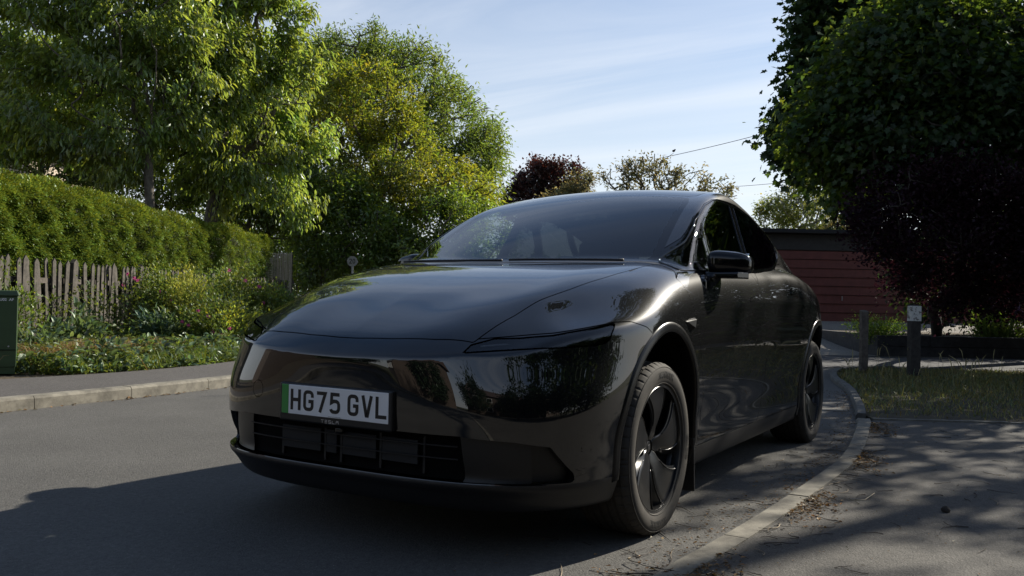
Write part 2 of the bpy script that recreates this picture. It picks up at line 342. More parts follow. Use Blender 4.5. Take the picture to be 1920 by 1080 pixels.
# make sure offsets go away from the road (towards smaller 'right')
if KL_in[40, 0] > KL[40, 0]: KL_in = off_line(KL, -.13); PV = off_line(KL, -pw_)
sheet('pavement', list(KL_in)+list(PV[::-1]), .098, M0['pave'], .4)
bed = [(-2.2, 40)] if False else []
sheet('planting_soil', list(PV[8:75])+[(-13, 60), (-30, 60), (-30, -12)], .085, M0['soil'], .6)
def kerb_run(name, Ln, w_, top, lo, seg, sgn, sub, gap=.006, face=.012):
    """row of kerb stones laid along a line, each with a small joint"""
    s = np.concatenate([[0], np.cumsum(np.linalg.norm(np.diff(Ln, axis=0), axis=1))]); mb = MB(); k = 0; a = sub[0]
    while a < sub[1]:
        b = min(a+seg-gap, sub[1]); t = np.linspace(a, b, 5); P = np.stack([np.interp(t, s, Ln[:, 0]), np.interp(t, s, Ln[:, 1])], -1)
        T = np.gradient(P, axis=0); T /= np.linalg.norm(T, axis=1)[:, None]; Nn = np.stack([-T[:, 1], T[:, 0]], -1)*sgn
        dz = rng.normal(0, .0018); ring = []
        for p, nn in zip(P, Nn):
            q0 = p; q1 = p+nn*w_; r_ = []
            for (pp, z) in ((q0, lo), (q0+nn*.006, top-.020+dz), (q0+nn*.022, top+dz), (q1, top+dz+.001), (q1, lo)):
                x, y = W2(*pp); r_.append((x, y, z+float(terrain(x, y))))
            ring.append(r_)
        R = np.array(ring); mb.grid(R if sgn > 0 else R[::-1])
        for e in (0, -1): mb.add(R[e], [(0, 1, 2, 4), (2, 3, 4, 4)][:1]); mb.add(R[e][[2, 3, 4]], [(0, 1, 2)])
        a = b+gap
    o = mb.build(name, M0['kerb'] if w_ > .1 else mat('shaded_kerb', (.07, .068, .062), .9, c2=(.14, .135, .12), nscale=9), bevel=0); tag(o, kind='structure'); return o  # narrow run: darker copy of the kerb concrete, its shade put into the colour
sgl = 1 if abs(off_line(KL, .13)[40, 0]-KL_in[40, 0]) < 1e-6 else -1
s_tot = np.linalg.norm(np.diff(KL, axis=0), axis=1).sum()
sheet('road', list(off_line(KL, .06*sgl))+RFAR[::-1]+list(off_line(KR, -.06*sgl)[::-1]), -.001, M0['road'], .5)
kerb_run('kerb', KL, .128, .102, -.05, .915, sgl, (8, 60))
sgr = -sgl
def lenat(Ln, i): return np.concatenate([[0], np.cumsum(np.linalg.norm(np.diff(Ln, axis=0), axis=1))])[i]
cut = np.argmin(np.hypot(KR[:, 0]-2.86, KR[:, 1]-7.3))
kerb_run('kerb', KR, .116, .016, -.05, .915, sgr, (6, lenat(KR, cut)))
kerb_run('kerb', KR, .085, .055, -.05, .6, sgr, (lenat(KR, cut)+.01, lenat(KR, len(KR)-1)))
KR_in = off_line(KR, .114*sgr)
# right footway (worn, close to the camera), edged by a thin concrete strip
e0 = (2.98, 7.22); e1 = (14, 6.55)
sheet('pavement', list(KR_in[:cut+1])+[(2.98, 7.32), (14, 6.65), (14, -8), (-2, -18)], .010, M0['pave2'], .4)
ed = MB(); 
for k in range(10):
    t0, t1 = k/10, (k+1)/10-.002; a = np.array(e0)*(1-t0)+np.array(e1)*t0; b = np.array(e0)*(1-t1)+np.array(e1)*t1; c = [W2(*a), W2(*b), W2(b[0], b[1]+.045), W2(a[0], a[1]+.045)]
    z = .022+rng.normal(0, .002); ed.add([(p[0], p[1], zz) for zz in (z, -.03) for p in c], [(3, 2, 1, 0), (0, 1, 5, 4), (1, 2, 6, 5), (2, 3, 7, 6), (3, 0, 4, 7)])
tag(ed.build('edging', M0['kerb']), kind='structure')
verge = list(off_line(KR, .07*sgr)[cut:-2])+[(7.5, 13.0), (16, 12.2), (16, 6.7), (3.0, 7.28)]
sheet('verge', verge, .017, M0['verge'], .3)
sheet('driveway', [(4.2, 12.9), (5.2, 13.6), (7.5, 13.1), (20, 12.2), (20, 16.0), (5.5, 17.2), (3.5, 17)], .006, M0['drive'], .4)
sheet('gravel_drive', [(5.0, 17.0), (5.4, 16.6), (8.2, 16.4), (9.5, 18.5), (14, 18.5), (14, 26), (3.5, 26)], .012, M0['gravel'], .4)
# ------------------------------------------------------------------ car body as one smooth solid
def _nat(xk):
    """second-derivative solver matrix of a natural cubic spline on knots xk"""
    n = len(xk); h = np.diff(xk); A = np.eye(n); B = np.zeros((n, n))
    for i in range(1, n-1):
        A[i, i-1] = h[i-1]; A[i, i] = 2*(h[i-1]+h[i]); A[i, i+1] = h[i]
        B[i, i-1] = 6/h[i-1]; B[i, i] = -6/h[i-1]-6/h[i]; B[i, i+1] = 6/h[i]
    return np.linalg.solve(A, B)
class Spl:
    """cardinal natural cubic spline basis on knots"""
    def __init__(s, k):
        s.k = np.array(k, float); s.M = _nat(s.k)
    def basis(s, x):
        k = s.k; n = len(k); x = np.clip(x, k[0], k[-1]); i = np.clip(np.searchsorted(k, x)-1, 0, n-2)
        h = k[i+1]-k[i]; a = (k[i+1]-x)/h; b = 1-a
        R = np.zeros((len(x), n)); r = np.arange(len(x))
        R[r, i] += a; R[r, i+1] += b
        R += ((a**3-a)*h*h/6)[:, None]*s.M[i] + ((b**3-b)*h*h/6)[:, None]*s.M[i+1]
        return R
class Curve:
    def __init__(s, pts):
        pts = sorted(pts); s.b = Spl([p[0] for p in pts]); s.v = np.array([p[1] for p in pts], float)
        d = 1e-4; k = s.b.k
        s.s0 = (s.b.basis(np.array([k[0]+d]))@s.v-s.v[0])/d; s.s1 = (s.v[-1]-s.b.basis(np.array([k[-1]-d]))@s.v)/d
    def __call__(s, x):
        x = np.asarray(x, float); sh = x.shape; x = x.ravel(); k = s.b.k
        # table lookup keeps it fast: cubic basis evaluated once on a fine table
        if not hasattr(s, 't'):
            s.tx = np.linspace(k[0], k[-1], 6000); s.t = s.b.basis(s.tx)@s.v
        r = np.interp(x, s.tx, s.t)
        r = r + np.where(x < k[0], (x-k[0])*s.s0, 0) + np.where(x > k[-1], (x-k[-1])*s.s1, 0)
        return r.reshape(sh)
def smax(a, b, k):
    h = np.maximum(k-np.abs(a-b), 0)/k
    return np.maximum(a, b)+h*h*h*k/6
def smin(a, b, k): return -smax(-a, -b, k)
def sstep(x): x = np.clip(x, 0, 1); return x*x*(3-2*x)
# top height of bonnet and wings: rows = stations along x, columns = half width
TY = Spl([0, .25, .5, .6, .7, .8, .9, 1.0])
TX = Spl([-3.9, -3.3, -2.7, -2.0, -1.3, -.8, -.5, -.3, -.12, .07, .28, .45, .58, .69, .77, .84, .92])
TT = np.array([
 [1.10, 1.10, 1.09, 1.08, 1.06, 1.02, .97, .90],   # -3.9
 [1.15, 1.15, 1.15, 1.14, 1.12, 1.08, 1.01, .91],   # -3.3
 [1.185, 1.185, 1.185, 1.18, 1.175, 1.155, 1.10, 1.01],  # -2.7
 [1.16, 1.16, 1.16, 1.16, 1.16, 1.15, 1.11, 1.03],  # -2.0
 [1.13, 1.13, 1.13, 1.13, 1.13, 1.125, 1.09, 1.01],   # -1.3
 [1.13, 1.13, 1.13, 1.13, 1.125, 1.115, 1.08, .995],  # -.8
 [1.14, 1.14, 1.135, 1.132, 1.125, 1.105, 1.06, .975],   # -.5
 [1.12, 1.12, 1.118, 1.115, 1.11, 1.09, 1.04, .95], # -.3
 [1.098, 1.097, 1.092, 1.088, 1.078, 1.058, 1.008, .915],     # -.12
 [1.065, 1.064, 1.058, 1.052, 1.036, 1.01, .955, .86],      # .07
 [1.012, 1.012, 1.006, .997, .968, .93, .885, .82],      # .28
 [.958, .957, .951, .937, .893, .862, .835, .80],        # .45
 [.907, .906, .898, .872, .838, .815, .80, .785],           # .58
 [.860, .858, .842, .810, .775, .765, .76, .75],           # .69
 [.822, .819, .790, .755, .735, .73, .72, .71],              # .77
 [.779, .774, .735, .712, .70, .69, .68, .67],              # .84
 [.700, .695, .66, .65, .64, .63, .62, .61]])            # .92
def T_low(x, Y):
    bx = TX.basis(x.ravel()); by = TY.basis(Y.ravel())
    return np.einsum('ij,ij->i', bx@TT, by).reshape(x.shape)
A_FRONT = Curve([(.12, .80), (.18, .825), (.23, .852), (.30, .872), (.36, .884), (.45, .896), (.55, .903), (.65, .905), (.72, .904), (.80, .89), (.9, .86)])
P_FRONT = Curve([(.12, 3.0), (.30, 3.4), (.45, 3.35), (.60, 3.05), (.72, 2.65), (.85, 2.6)])
W_SIDE = Curve([(.12, .86), (.20, .895), (.27, .922), (.33, .930), (.42, .932), (.52, .942), (.63, .950), (.75, .952), (.86, .948), (.94, .940), (1.02, .925), (1.10, .905), (1.2, .88)])
def gau(x, c, w): return np.exp(-((x-c)/w)**2)
INTAKE = np.array([(-.3, .462), (.530, .460), (.541, .34), (.541, .2985), (-.3, .2985)])
WING = np.array([(.50, .460), (.70, .446), (.795, .428), (.845, .33), (.845, .2985), (.50, .2985), (.50, .34)])
def f_low(x, Y, z):
    # lip spoiler and lower air intake on the front face
    A = A_FRONT(z) + .020*gau(z, .283, .024)
    W = W_SIDE(z)
    W = W + .012*gau(x, 0, .50)*gau(z, .72, .30) + .018*gau(x, -2.92, .62)*gau(z, .80, .32)
    W = W - .010*gau(x, -1.45, .9)*gau(z, .44, .21)
    W = W - .050*sstep((-2.85-x)/1.0)
    # soft crease along the shoulder
    W = W + .004*gau(z, .955, .03)*gau(x, -1.9, 1.0)
    p = P_FRONT(z)
    xf = np.maximum(x, 0)/A; xr = np.maximum(-2.75-x, 0)/(1.14-.12*np.abs(z-.62)); yy = Y/W
    r = np.where(x > 0, (xf**p+yy**p)**(1/p), np.where(x < -2.75, (xr**2.5+yy**2.5)**.4, yy))
    f = (r-1)*.92
    # cheeks: shallow hollow below each headlamp and a dished zone around the plate
    front = sstep((x-.25)/.3)
    t = z-T_low(x, Y)
    t = t*.93
    kk = .012+.045*sstep((.78-x)/.25)+.045*sstep((.1-x)/.4)
    f = smax(f, t, kk)
    f = smax(f, .185-z+.03*sstep((x-.3)/.5)*0, .04)
    return f
TG = Curve([(-4.2, 1.0), (-3.9, 1.10), (-3.6, 1.14), (-3.2, 1.25), (-2.8, 1.375), (-2.4, 1.500), (-2.0, 1.585), (-1.7, 1.622), (-1.45, 1.600), (-1.2, 1.537), (-.9, 1.425), (-.6, 1.290), (-.305, 1.137), (-.1, 1.02)])
WG = Curve([(.95, .915), (1.02, .893), (1.09, .868), (1.2, .820), (1.32, .772), (1.44, .728), (1.54, .688), (1.64, .64)])
def f_up(x, Y, z):
    xp = x+(.12+.23*sstep((x+1.35)/.95))*Y*Y
    crown = .024*(Y/.55)**2*(.6+.4*sstep((-1.0-x)/.5))
    t = (z-(TG(xp)-crown))*.90
    w = WG(z)-.17*(np.maximum(-1.5-x, 0)/2)**1.7-.02*sstep((x+1.0)/.6)
    s = (Y-w)*.87
    return np.maximum(smax(smax(t, s, .06), (-3.72-.12*Y*Y*4-x)*.8, .05), .93-z)
def f_body(P):
    x, Y, z = P[..., 0], np.abs(P[..., 1]), P[..., 2]
    return smin(f_low(x, Y, z), f_up(x, Y, z), .035)
def grad(P, h=.004, f=None):
    f = f or f_body; g = np.empty(P.shape)
    for i in range(3):
        d = np.zeros(3); d[i] = h
        g[..., i] = (f(P+d)-f(P-d))/(2*h)
    return g
def snap(P, n=4):
    for _ in range(n):
        g = grad(P); v = f_body(P)
        P = P-(v/np.maximum((g*g).sum(-1), 1e-6))[..., None]*g
    return P
def hit(o, d, t0=0., t1=3., n=400):
    """first point of the ray o + t d on the body"""
    t = np.linspace(t0, t1, n); P = o+t[:, None]*d; v = f_body(P); i = np.argmax(v < 0)
    if v[i] >= 0: return None
    a, b = t[max(i-1, 0)], t[i]
    for _ in range(30):
        m = (a+b)/2
        if f_body((o+m*d)[None])[0] < 0: b = m
        else: a = m
    return o+b*d
# ------------------------------------------------------------------ the parked car
# paint and trims
def paint_mat():
    m, t, b = newmat('graphite_paint'); b.inputs['Base Color'].default_value = (.0042, .0044, .0050, 1)
    b.inputs['Metallic'].default_value = .0; b.inputs['Roughness'].default_value = .35; b.inputs['Coat Weight'].default_value = 1; b.inputs['Coat Roughness'].default_value = .012; b.inputs['Coat IOR'].default_value = 1.74; b.inputs['Specular IOR Level'].default_value = .04
    # faint dust film and specks
    tc = t.nodes.new('ShaderNodeTexCoord'); n = t.nodes.new('ShaderNodeTexNoise'); n.inputs['Scale'].default_value = 5; n.inputs['Detail'].default_value = 8; n.inputs['Roughness'].default_value = .7
    r = t.nodes.new('ShaderNodeMapRange'); r.inputs[1].default_value = .4; r.inputs[2].default_value = .8; r.inputs[3].default_value = .004; r.inputs[4].default_value = .018
    t.links.new(tc.outputs['Object'], n.inputs['Vector']); t.links.new(n.outputs[0], r.inputs[0]); t.links.new(r.outputs[0], b.inputs['Coat Roughness'])
    return m
M = {}
M['paint'] = paint_mat()
M['trim'] = mat('black_plastic', (.008, .008, .009), .45, bump=.15, bscale=900, bdist=.0004)
M['gloss'] = mat('gloss_black', (.004, .004, .0045), .2, coat=1, spec=.0)
M['cavity'] = mat('dark_cavity', (.004, .004, .004), .9, spec=.1)
M['tyre'] = mat('tyre_rubber', (.030, .028, .025), .8, spec=.3, c2=(.058, .051, .043), nscale=9)
M['tyremark'] = mat('tyre_letters', (.005, .005, .005), .5)
M['rimdark'] = mat('wheel_cover_black', (.0055, .0055, .006), .30, coat=.1)
M['rimlip'] = mat('wheel_rim_edge', (.05, .05, .052), .3, metal=.6)
M['ws'] = glass('windscreen_glass', (.52, .58, .57), 1.0)
M['sideglass'] = glass('side_glass', (.42, .46, .45), 1.0)
M['darkglass'] = glass('privacy_glass', (.05, .055, .055), 1.0)
M['lampglass'] = glass('lamp_cover', (.55, .57, .58), 1.0)
M['interior'] = mat('interior_dark', (.018, .018, .02), .7)
M['seat'] = mat('seat_vinyl', (.022, .022, .024), .5)
M['headliner'] = mat('headliner', (.12, .12, .125), .9)
M['white'] = mat('plate_white', (.80, .80, .80), .35, coat=.3)
M['green'] = mat('plate_green', (.03, .27, .05), .35, coat=.3)
M['black'] = mat('plate_black', (.008, .008, .009), .4)
M['silver'] = mat('silver_letters', (.5, .5, .52), .3, metal=.6)
M['chrome'] = mat('lamp_reflector', (.7, .72, .75), .15, metal=1)
M['mirrorglass'] = mat('mirror_face', (.8, .8, .82), .02, metal=1)

car = empty('parked_car', (0, 0, 0))
tag(car, 'black electric hatchback car parked at the kerb with a green and white number plate', 'car')
HH = .0125
V, Q = surface_nets(f_body, (-4.02, -.0125*2, .14), (.96, 1.02, 1.66), HH)
V = snap(V, 3)
G = grad(V, .005); G /= np.linalg.norm(G, axis=1)[:, None]
# clip at the centre plane
d13 = np.linalg.norm(V[Q[:, 0]]-V[Q[:, 2]], axis=1) <= np.linalg.norm(V[Q[:, 1]]-V[Q[:, 3]], axis=1)
T = np.concatenate([Q[d13][:, [0, 1, 2]], Q[d13][:, [0, 2, 3]], Q[~d13][:, [0, 1, 3]], Q[~d13][:, [1, 2, 3]]])
skin = TM(V, G, T); skin = skin.clip(skin.V[:, 1]+1e-7)[0]
mid = np.abs(skin.V[:, 1]) < 1e-4; skin.N[mid, 1] = 0; skin.V[mid, 1] = 0
# ---- masks (signed distance in metres, positive inside)
FWIN = [(-.43, 1.088), (-.60, 1.172), (-.75, 1.244), (-.97, 1.366), (-1.19, 1.457), (-1.35, 1.498), (-1.46, 1.512), (-1.634, 1.508), (-1.56, 1.238), (-1.50, 1.126), (-1.0, 1.106)]
RWIN = [(-1.715, 1.507), (-1.80, 1.507), (-2.08, 1.482), (-2.40, 1.422), (-2.62, 1.365), (-2.69, 1.325), (-2.70, 1.29), (-2.62, 1.25), (-2.467, 1.216), (-2.25, 1.176), (-1.60, 1.130), (-1.64, 1.238)]
WINS = [(-.43, 1.088), (-.60, 1.172), (-.75, 1.244), (-.97, 1.366), (-1.19, 1.457), (-1.35, 1.498), (-1.46, 1.512), (-1.80, 1.507), (-2.08, 1.482), (-2.40, 1.422), (-2.62, 1.365), (-2.69, 1.325), (-2.70, 1.29), (-2.62, 1.25), (-2.467, 1.216), (-2.25, 1.176), (-1.60, 1.130), (-1.0, 1.106)]
BONNET = [(.838, -.2), (.838, .05), (.830, .2), (.805, .38), (.772, .52), (.691, .545), (.58, .577), (.447, .606), (.275, .655), (.072, .703), (-.123, .735), (-.30, .752), (-.385, .752), (-.372, .70), (-.335, .60), (-.25, .40), (-.205, .2), (-.19, 0), (-.19, -.2)]
WSCR = [(-.262, -.2), (-.262, 0), (-.275, .2), (-.325, .4), (-.41, .60), (-.462, .70), (-.53, .71), (-.735, .683), (-.95, .655), (-1.15, .63), (-1.235, .60), (-1.25, .55), (-1.25, .3), (-1.25, -.2)]
ROOF = [(-1.275, -.2), (-1.275, .58), (-1.32, .615), (-2.0, .61), (-2.6, .56), (-2.85, .50), (-2.85, -.2)]
RWS = [(-3.0, -.2), (-3.0, .44), (-3.2, .50), (-3.72, .56), (-3.76, .50), (-3.78, -.2)]
phi = lambda P: np.arctan2(P[:, 1], P[:, 0])
LAMP = [(.553, .746), (.585, .775), (.675, .797), (.774, .801), (.889, .812), (.958, .824), (1.057, .839), (1.168, .856), (1.135, .822), (1.118, .797), (1.093, .784), (1.058, .779), (.957, .772), (.826, .767), (.60, .750)]
LAMP = [(a*.95, b) for a, b in LAMP]
BUMP = [(-.3, .05), (1.52, .05), (1.52, .70), (1.40, .817), (1.356, .842), (1.26, .863), (1.175, .861), (.9, .82), (.56, .79), (.555, .95), (-.3, .95)]
BUMP = [(a*.95, b) for a, b in BUMP]
FDOORL = [(-.285, 1.045), (-.305, .99), (-.325, .927), (-.354, .883), (-.417, .706), (-.50, .52), (-.50, .40), (-.455, .285)]
MIDL = [(-1.49, 1.16), (-1.515, 1.05), (-1.54, .92), (-1.558, .80), (-1.585, .62), (-1.60, .50), (-1.57, .39), (-1.48, .285)]
REARL = [(-2.72, 1.19), (-2.715, 1.05), (-2.66, .93), (-2.56, .86), (-2.44, .72), (-2.36, .55), (-2.30, .40), (-2.285, .285)]
BELT = 1.098
FDOOR = FDOORL+MIDL[::-1][:-1]+[(-1.495, 1.112), (-1.0, 1.092), (-.46, 1.075), (-.36, 1.07)]
RDOOR = MIDL[1:]+REARL[::-1]+[(-2.66, 1.215), (-2.467, 1.198), (-2.25, 1.158), (-1.60, 1.113)]
FENDER = FDOORL[::-1]+[(-.36, 1.078), (-.40, 1.12), (-.30, 1.2), (.9, 1.2), (.9, .1), (-.455, .1)]
def side(poly, cond=None): return lambda P: sd_poly(P[:, 0], P[:, 2], poly)
def top(poly, zmin): return lambda P: np.minimum(sd_poly(P[:, 0], P[:, 1], poly), P[:, 2]-zmin)
ARCH = [(-.02, .36, .400, .462), (-2.885, .36, .405, .445)]
def archd(P, i, grow=0):
    cx, cz, a, b = ARCH[i]; a += grow; b += grow; dx = (P[:, 0]-cx)/a; dz = (P[:, 2]-cz)/b; r = np.hypot(dx, dz)
    d = (1-r)*min(a, b); return np.minimum(d, P[:, 1]-.45)
sk = skin
for i in (0, 1): sk = sk.clip(-archd(sk.V, i))[0]
inner = sk
gl, sk = sk.take(top(WSCR, 1.0), .0); ws_all = gl
fr_g = top(WSCR, 1.0)(gl.V)
# clear glass inside a black ceramic band, with the camera housing dipping in at the top
SENS = [(-1.26, -.2), (-1.26, .165), (-1.19, .13), (-1.155, .095), (-1.11, .05), (-1.09, .03), (-1.09, -.2)]
clear, frit = gl.clip(np.minimum(fr_g-.042+.012*(gl.V[:, 0] < -1.0), -sd_poly(gl.V[:, 0], gl.V[:, 1], SENS)))
roofp, sk = sk.take(top(ROOF, 1.2), .002)
rearw, sk = sk.take(top(RWS, 1.12), .002)
wtrim, sk = sk.take(lambda P: np.minimum(side(WINS)(P)+.016, P[:, 1]-.3), .0005)
fw, wtrim = wtrim.take(side(FWIN), 0)
rw, wtrim = wtrim.take(side(RWIN), 0)
bon, sk = sk.take(top(BONNET, .70), .0022)
lampm, sk = sk.take(lambda P: np.minimum(sd_poly(phi(P)*.95, P[:, 2], LAMP), P[:, 0]-.1), .002)
bump, sk = sk.take(lambda P: np.minimum(sd_poly(phi(P)*.95, P[:, 2], BUMP), P[:, 0]-.05), .0018)
lip, bump = bump.clip(np.minimum(.296-bump.V[:, 2], 1))
intake, bump = bump.take(lambda P: np.minimum(sd_poly(P[:, 1], P[:, 2], INTAKE), P[:, 0]-.3), 0)
wing, bump = bump.take(lambda P: np.minimum(sd_poly(P[:, 1], P[:, 2], WING), P[:, 0]-.2), 0)
COWL = [(-.47, -.2), (-.47, .745), (-.10, .745), (-.10, -.2)]
cowl, sk = sk.take(lambda P: np.minimum(sd_poly(P[:, 0], P[:, 1], COWL), P[:, 2]-1.0), 0)
tow, bump2 = bump.take(lambda P: .034-np.hypot(P[:, 1]-.43, P[:, 2]-.563)+0*P[:, 0], .0012)
fend, sk = sk.take(lambda P: np.minimum(side(FENDER)(P), P[:, 1]-.2), .0018)
fend, fbot = fend.clip(fend.V[:, 2]-.27)
sill, sk = sk.take(lambda P: np.minimum(np.minimum(.292-P[:, 2], P[:, 0]+2.6), -.2-P[:, 0]), .0025)
fdoor, sk = sk.take(lambda P: np.minimum(side(FDOOR)(P), P[:, 1]-.5), .0018)
rdoor, sk = sk.take(lambda P: np.minimum(side(RDOOR)(P), P[:, 1]-.5), .0018)
tail, sk = sk.take(lambda P: np.minimum(np.minimum(.022-np.abs(P[:, 2]-.985), -3.42-P[:, 0]), P[:, 2]), .0015)
mesh_tm('tail_light', tail.both(), mat('tail_light_red', (.12, .004, .006), .15, coat=1), car)
rest, bottom = sk.clip(sk.V[:, 2]-.225)
pr = M['paint']
mesh_tm('bodyshell', rest.both(), pr, car, .008)
mesh_tm('bonnet', bon.both(), pr, car, .008)
bmp = mesh_tm('front_bumper', bump.plus(bump2.mirror()), pr, car, .03)
mesh_tm('tow_cover', tow.mirror(), pr, bmp)
mesh_tm('cowl_panel', cowl.both(), M['trim'], car)
mesh_tm('lip_spoiler', lip.both(), M['trim'], car, .006)
mesh_tm('windscreen', clear.both(), M['ws'], car)
mesh_tm('windscreen_surround', frit.both(), M['gloss'], car)
mesh_tm('glass_roof', roofp.both(), M['gloss'], car)
mesh_tm('rear_window', rearw.both(), M['darkglass'], car)
mesh_tm('underbody', bottom.both(), M['cavity'], car)
for t_ in (fbot, fbot.mirror()): mesh_tm('wing_lower_edge', t_, M['trim'], car)
SIDES = {}
for s_ in (1, -1):
    mm = (lambda t: t) if s_ == 1 else (lambda t: t.mirror())
    mesh_tm('wing', mm(fend), pr, car, .006)
    hs = []
    for dd, (hx, hz) in ((fdoor, (-1.345, .968)), (rdoor, (-2.30, 1.020))):
        hs.append(dd.take(lambda P: .011-np.maximum(np.abs(P[:, 0]-hx)-.088, 0)*1.0-np.abs(P[:, 2]-hz-(P[:, 0]-hx)*-.10)+0, .0012))
    fd = mesh_tm('front_door', mm(hs[0][1]), pr, car, .006); rd = mesh_tm('rear_door', mm(hs[1][1]), pr, car, .006)
    mesh_tm('door_handle', mm(hs[0][0]).offset(.003), pr, fd, .008); mesh_tm('door_handle', mm(hs[1][0]).offset(.003), pr, rd, .008)
    mesh_tm('front_side_window', mm(fw), M['sideglass'], car); mesh_tm('rear_side_window', mm(rw), M['darkglass'], car)
    mesh_tm('window_trim', mm(wtrim), M['gloss'], car)
    mesh_tm('sill_trim', mm(sill), M['trim'], car, .006)
    SIDES[s_] = (fd, rd)
# dark inner lining right behind the panels (closes every shut line), open at the glass and in the wheel arches
inn = inner
for g in (lambda P: top(WSCR, 1.0)(P)-.04, lambda P: np.minimum(side(FWIN)(P)-.004, P[:, 1]-.3), lambda P: np.minimum(side(RWIN)(P)-.004, P[:, 1]-.3),
          lambda P: np.minimum(sd_poly(P[:, 1], P[:, 2], INTAKE), P[:, 0]-.3)+.001, lambda P: np.minimum(sd_poly(P[:, 1], P[:, 2], WING), P[:, 0]-.2)+.001,
          lambda P: np.minimum(sd_poly(phi(P)*.95, P[:, 2], LAMP), P[:, 0]-.1), lambda P: top(RWS, 1.1)(P)-.02):
    inn = inn.clip(-g(inn.V))[0]
mesh_tm('inner_lining', inn.offset(-.012).both(), M['cavity'], car)
def body_y(x, z, side_=1):
    """outer half width of the body at (x, z)"""
    x = np.asarray(x, float); z = np.maximum(np.asarray(z, float), .24); a = np.full(x.shape, .3); b = np.full(x.shape, 1.1)
    for _ in range(24):
        m = (a+b)/2; v = f_body(np.stack([x, m, z], -1)); a = np.where(v < 0, m, a); b = np.where(v < 0, b, m)
    return a
def body_x(y, z):
    """front face of the body at (y, z)"""
    y = np.asarray(y, float); z = np.asarray(z, float); a = np.full(y.shape, 0.); b = np.full(y.shape, 1.1)
    for _ in range(24):
        m = (a+b)/2; v = f_body(np.stack([m, y, z], -1)); a = np.where(v < 0, m, a); b = np.where(v < 0, b, m)
    return a
def nets(name, f, lo, hi, h, material, parent, thin=1):
    V, Q = surface_nets(f, lo, hi, h)
    for _ in range(2):
        g = grad(V, h*.3, f); v = f(V); V = V-(v/np.maximum((g*g).sum(-1), 1e-6))[:, None]*g
    g = grad(V, h*.3, f); g /= np.maximum(np.linalg.norm(g, axis=1), 1e-9)[:, None]
    return put(name, npmesh(name, V, Q, nrm=g), material, parent)
def rbox(P, c, d, r):
    q = np.abs(P-np.array(c))-(np.array(d)/2-r)
    return np.linalg.norm(np.maximum(q, 0), axis=-1)+np.minimum(q.max(-1), 0)-r
def rotp(P, c, ax, a):
    return (P-np.array(c))@rotm(ax, a)+np.array(c)
# ---- air intake and outer vents: recessed panels behind real openings
back = intake.offset(0); back.V = back.V-np.array([.05, 0, 0]); gr_ = mesh_tm('air_intake', back.both(), M['cavity'], car)
gb = MB()
ys = np.linspace(-.505, .505, 41)
for z0 in (.420, .375): gb.tube(np.stack([body_x(np.abs(ys), ys*0+z0)-.020, ys, ys*0+z0], -1), .0028, 6)
for y0 in (-.33, -.10, -.02, .17, .36): gb.box((.838 if abs(y0) < .3 else .828, y0, .385), (.012, .010, .15))
gb.build('intake_slats', mat('slat_black', (.008, .008, .009), .5), gr_)
sg_ = mat('shutter_grey', (.007, .0075, .009), .7)
for y0, y1 in ((-.32, -.11), (-.09, -.03), (-.01, .16), (.18, .35)): MB().box((.850, (y0+y1)/2, .386), (.006, y1-y0-.01, .085)).build('radiator_shutter', sg_, gr_)
for s_ in (1, -1):
    wv = wing if s_ == 1 else wing.mirror()
    wv.V = wv.V-np.array([.014, .012*s_, 0])-np.array([.022, .02*s_, 0])*sstep((np.abs(wv.V[:, 1:2])-.745)/.012)
    mesh_tm('side_vent', wv, M.setdefault('ventpanel', mat('vent_panel', (.006, .006, .0065), .4)), car)
nets('front_camera', lambda P: rbox(P, (.872, .0, .436), (.03, .036, .026), .009), (.84, -.03, .41), (.90, .03, .46), .004, M['gloss'], gr_)
# ---- headlamps
for s_ in (1, -1):
    lm = lampm if s_ == 1 else lampm.mirror()
    lampo = mesh_tm('headlight', lm.offset(-.028).rim(-.03), M['gloss'], car)
    mesh_tm('lamp_cover', lm, M['lampglass'], lampo)
    q = lm.V; pp = np.arctan2(np.abs(q[:, 1]), q[:, 0])
    lb = MB()
    for (x, y, z, w_) in ((.600, .735, .780, .05), (.535, .79, .790, .05), (.465, .835, .800, .042)):
        r_ = rotm('Z', rad(35+10)*s_)
        lb.box((x-.012, (y-.014)*s_, z), (.022, w_, .030), r_)
    lb.build('lamp_module', M['cavity'], lampo)
    for (x, y, z) in ((.600, .735, .780), (.535, .79, .790), (.465, .835, .800)):
        a = np.linspace(0, 2*np.pi, 13); n_ = np.array([.62, .78*s_, 0]); u_ = np.array([-.78*s_, .62, 0])
        MB().tube([np.array([x, y*s_, z])-n_*.004, np.array([x, y*s_, z])-n_*.002], .011, 14).build('lamp_lens', M['chrome'], lampo)
    # thin light guide along the top edge
    tp = np.array([(.845, .47, .765), (.77, .55, .778), (.70, .62, .786), (.62, .70, .797), (.53, .78, .812), (.44, .845, .828)])
    tp = np.array([(p[0]-.016, (p[1]-.010)*s_, p[2]-.009) for p in tp[1:]])
    MB().tube(tp, .0035, 6).build('light_guide', mat('light_guide', (.35, .36, .38), .25), lampo, smooth=True)
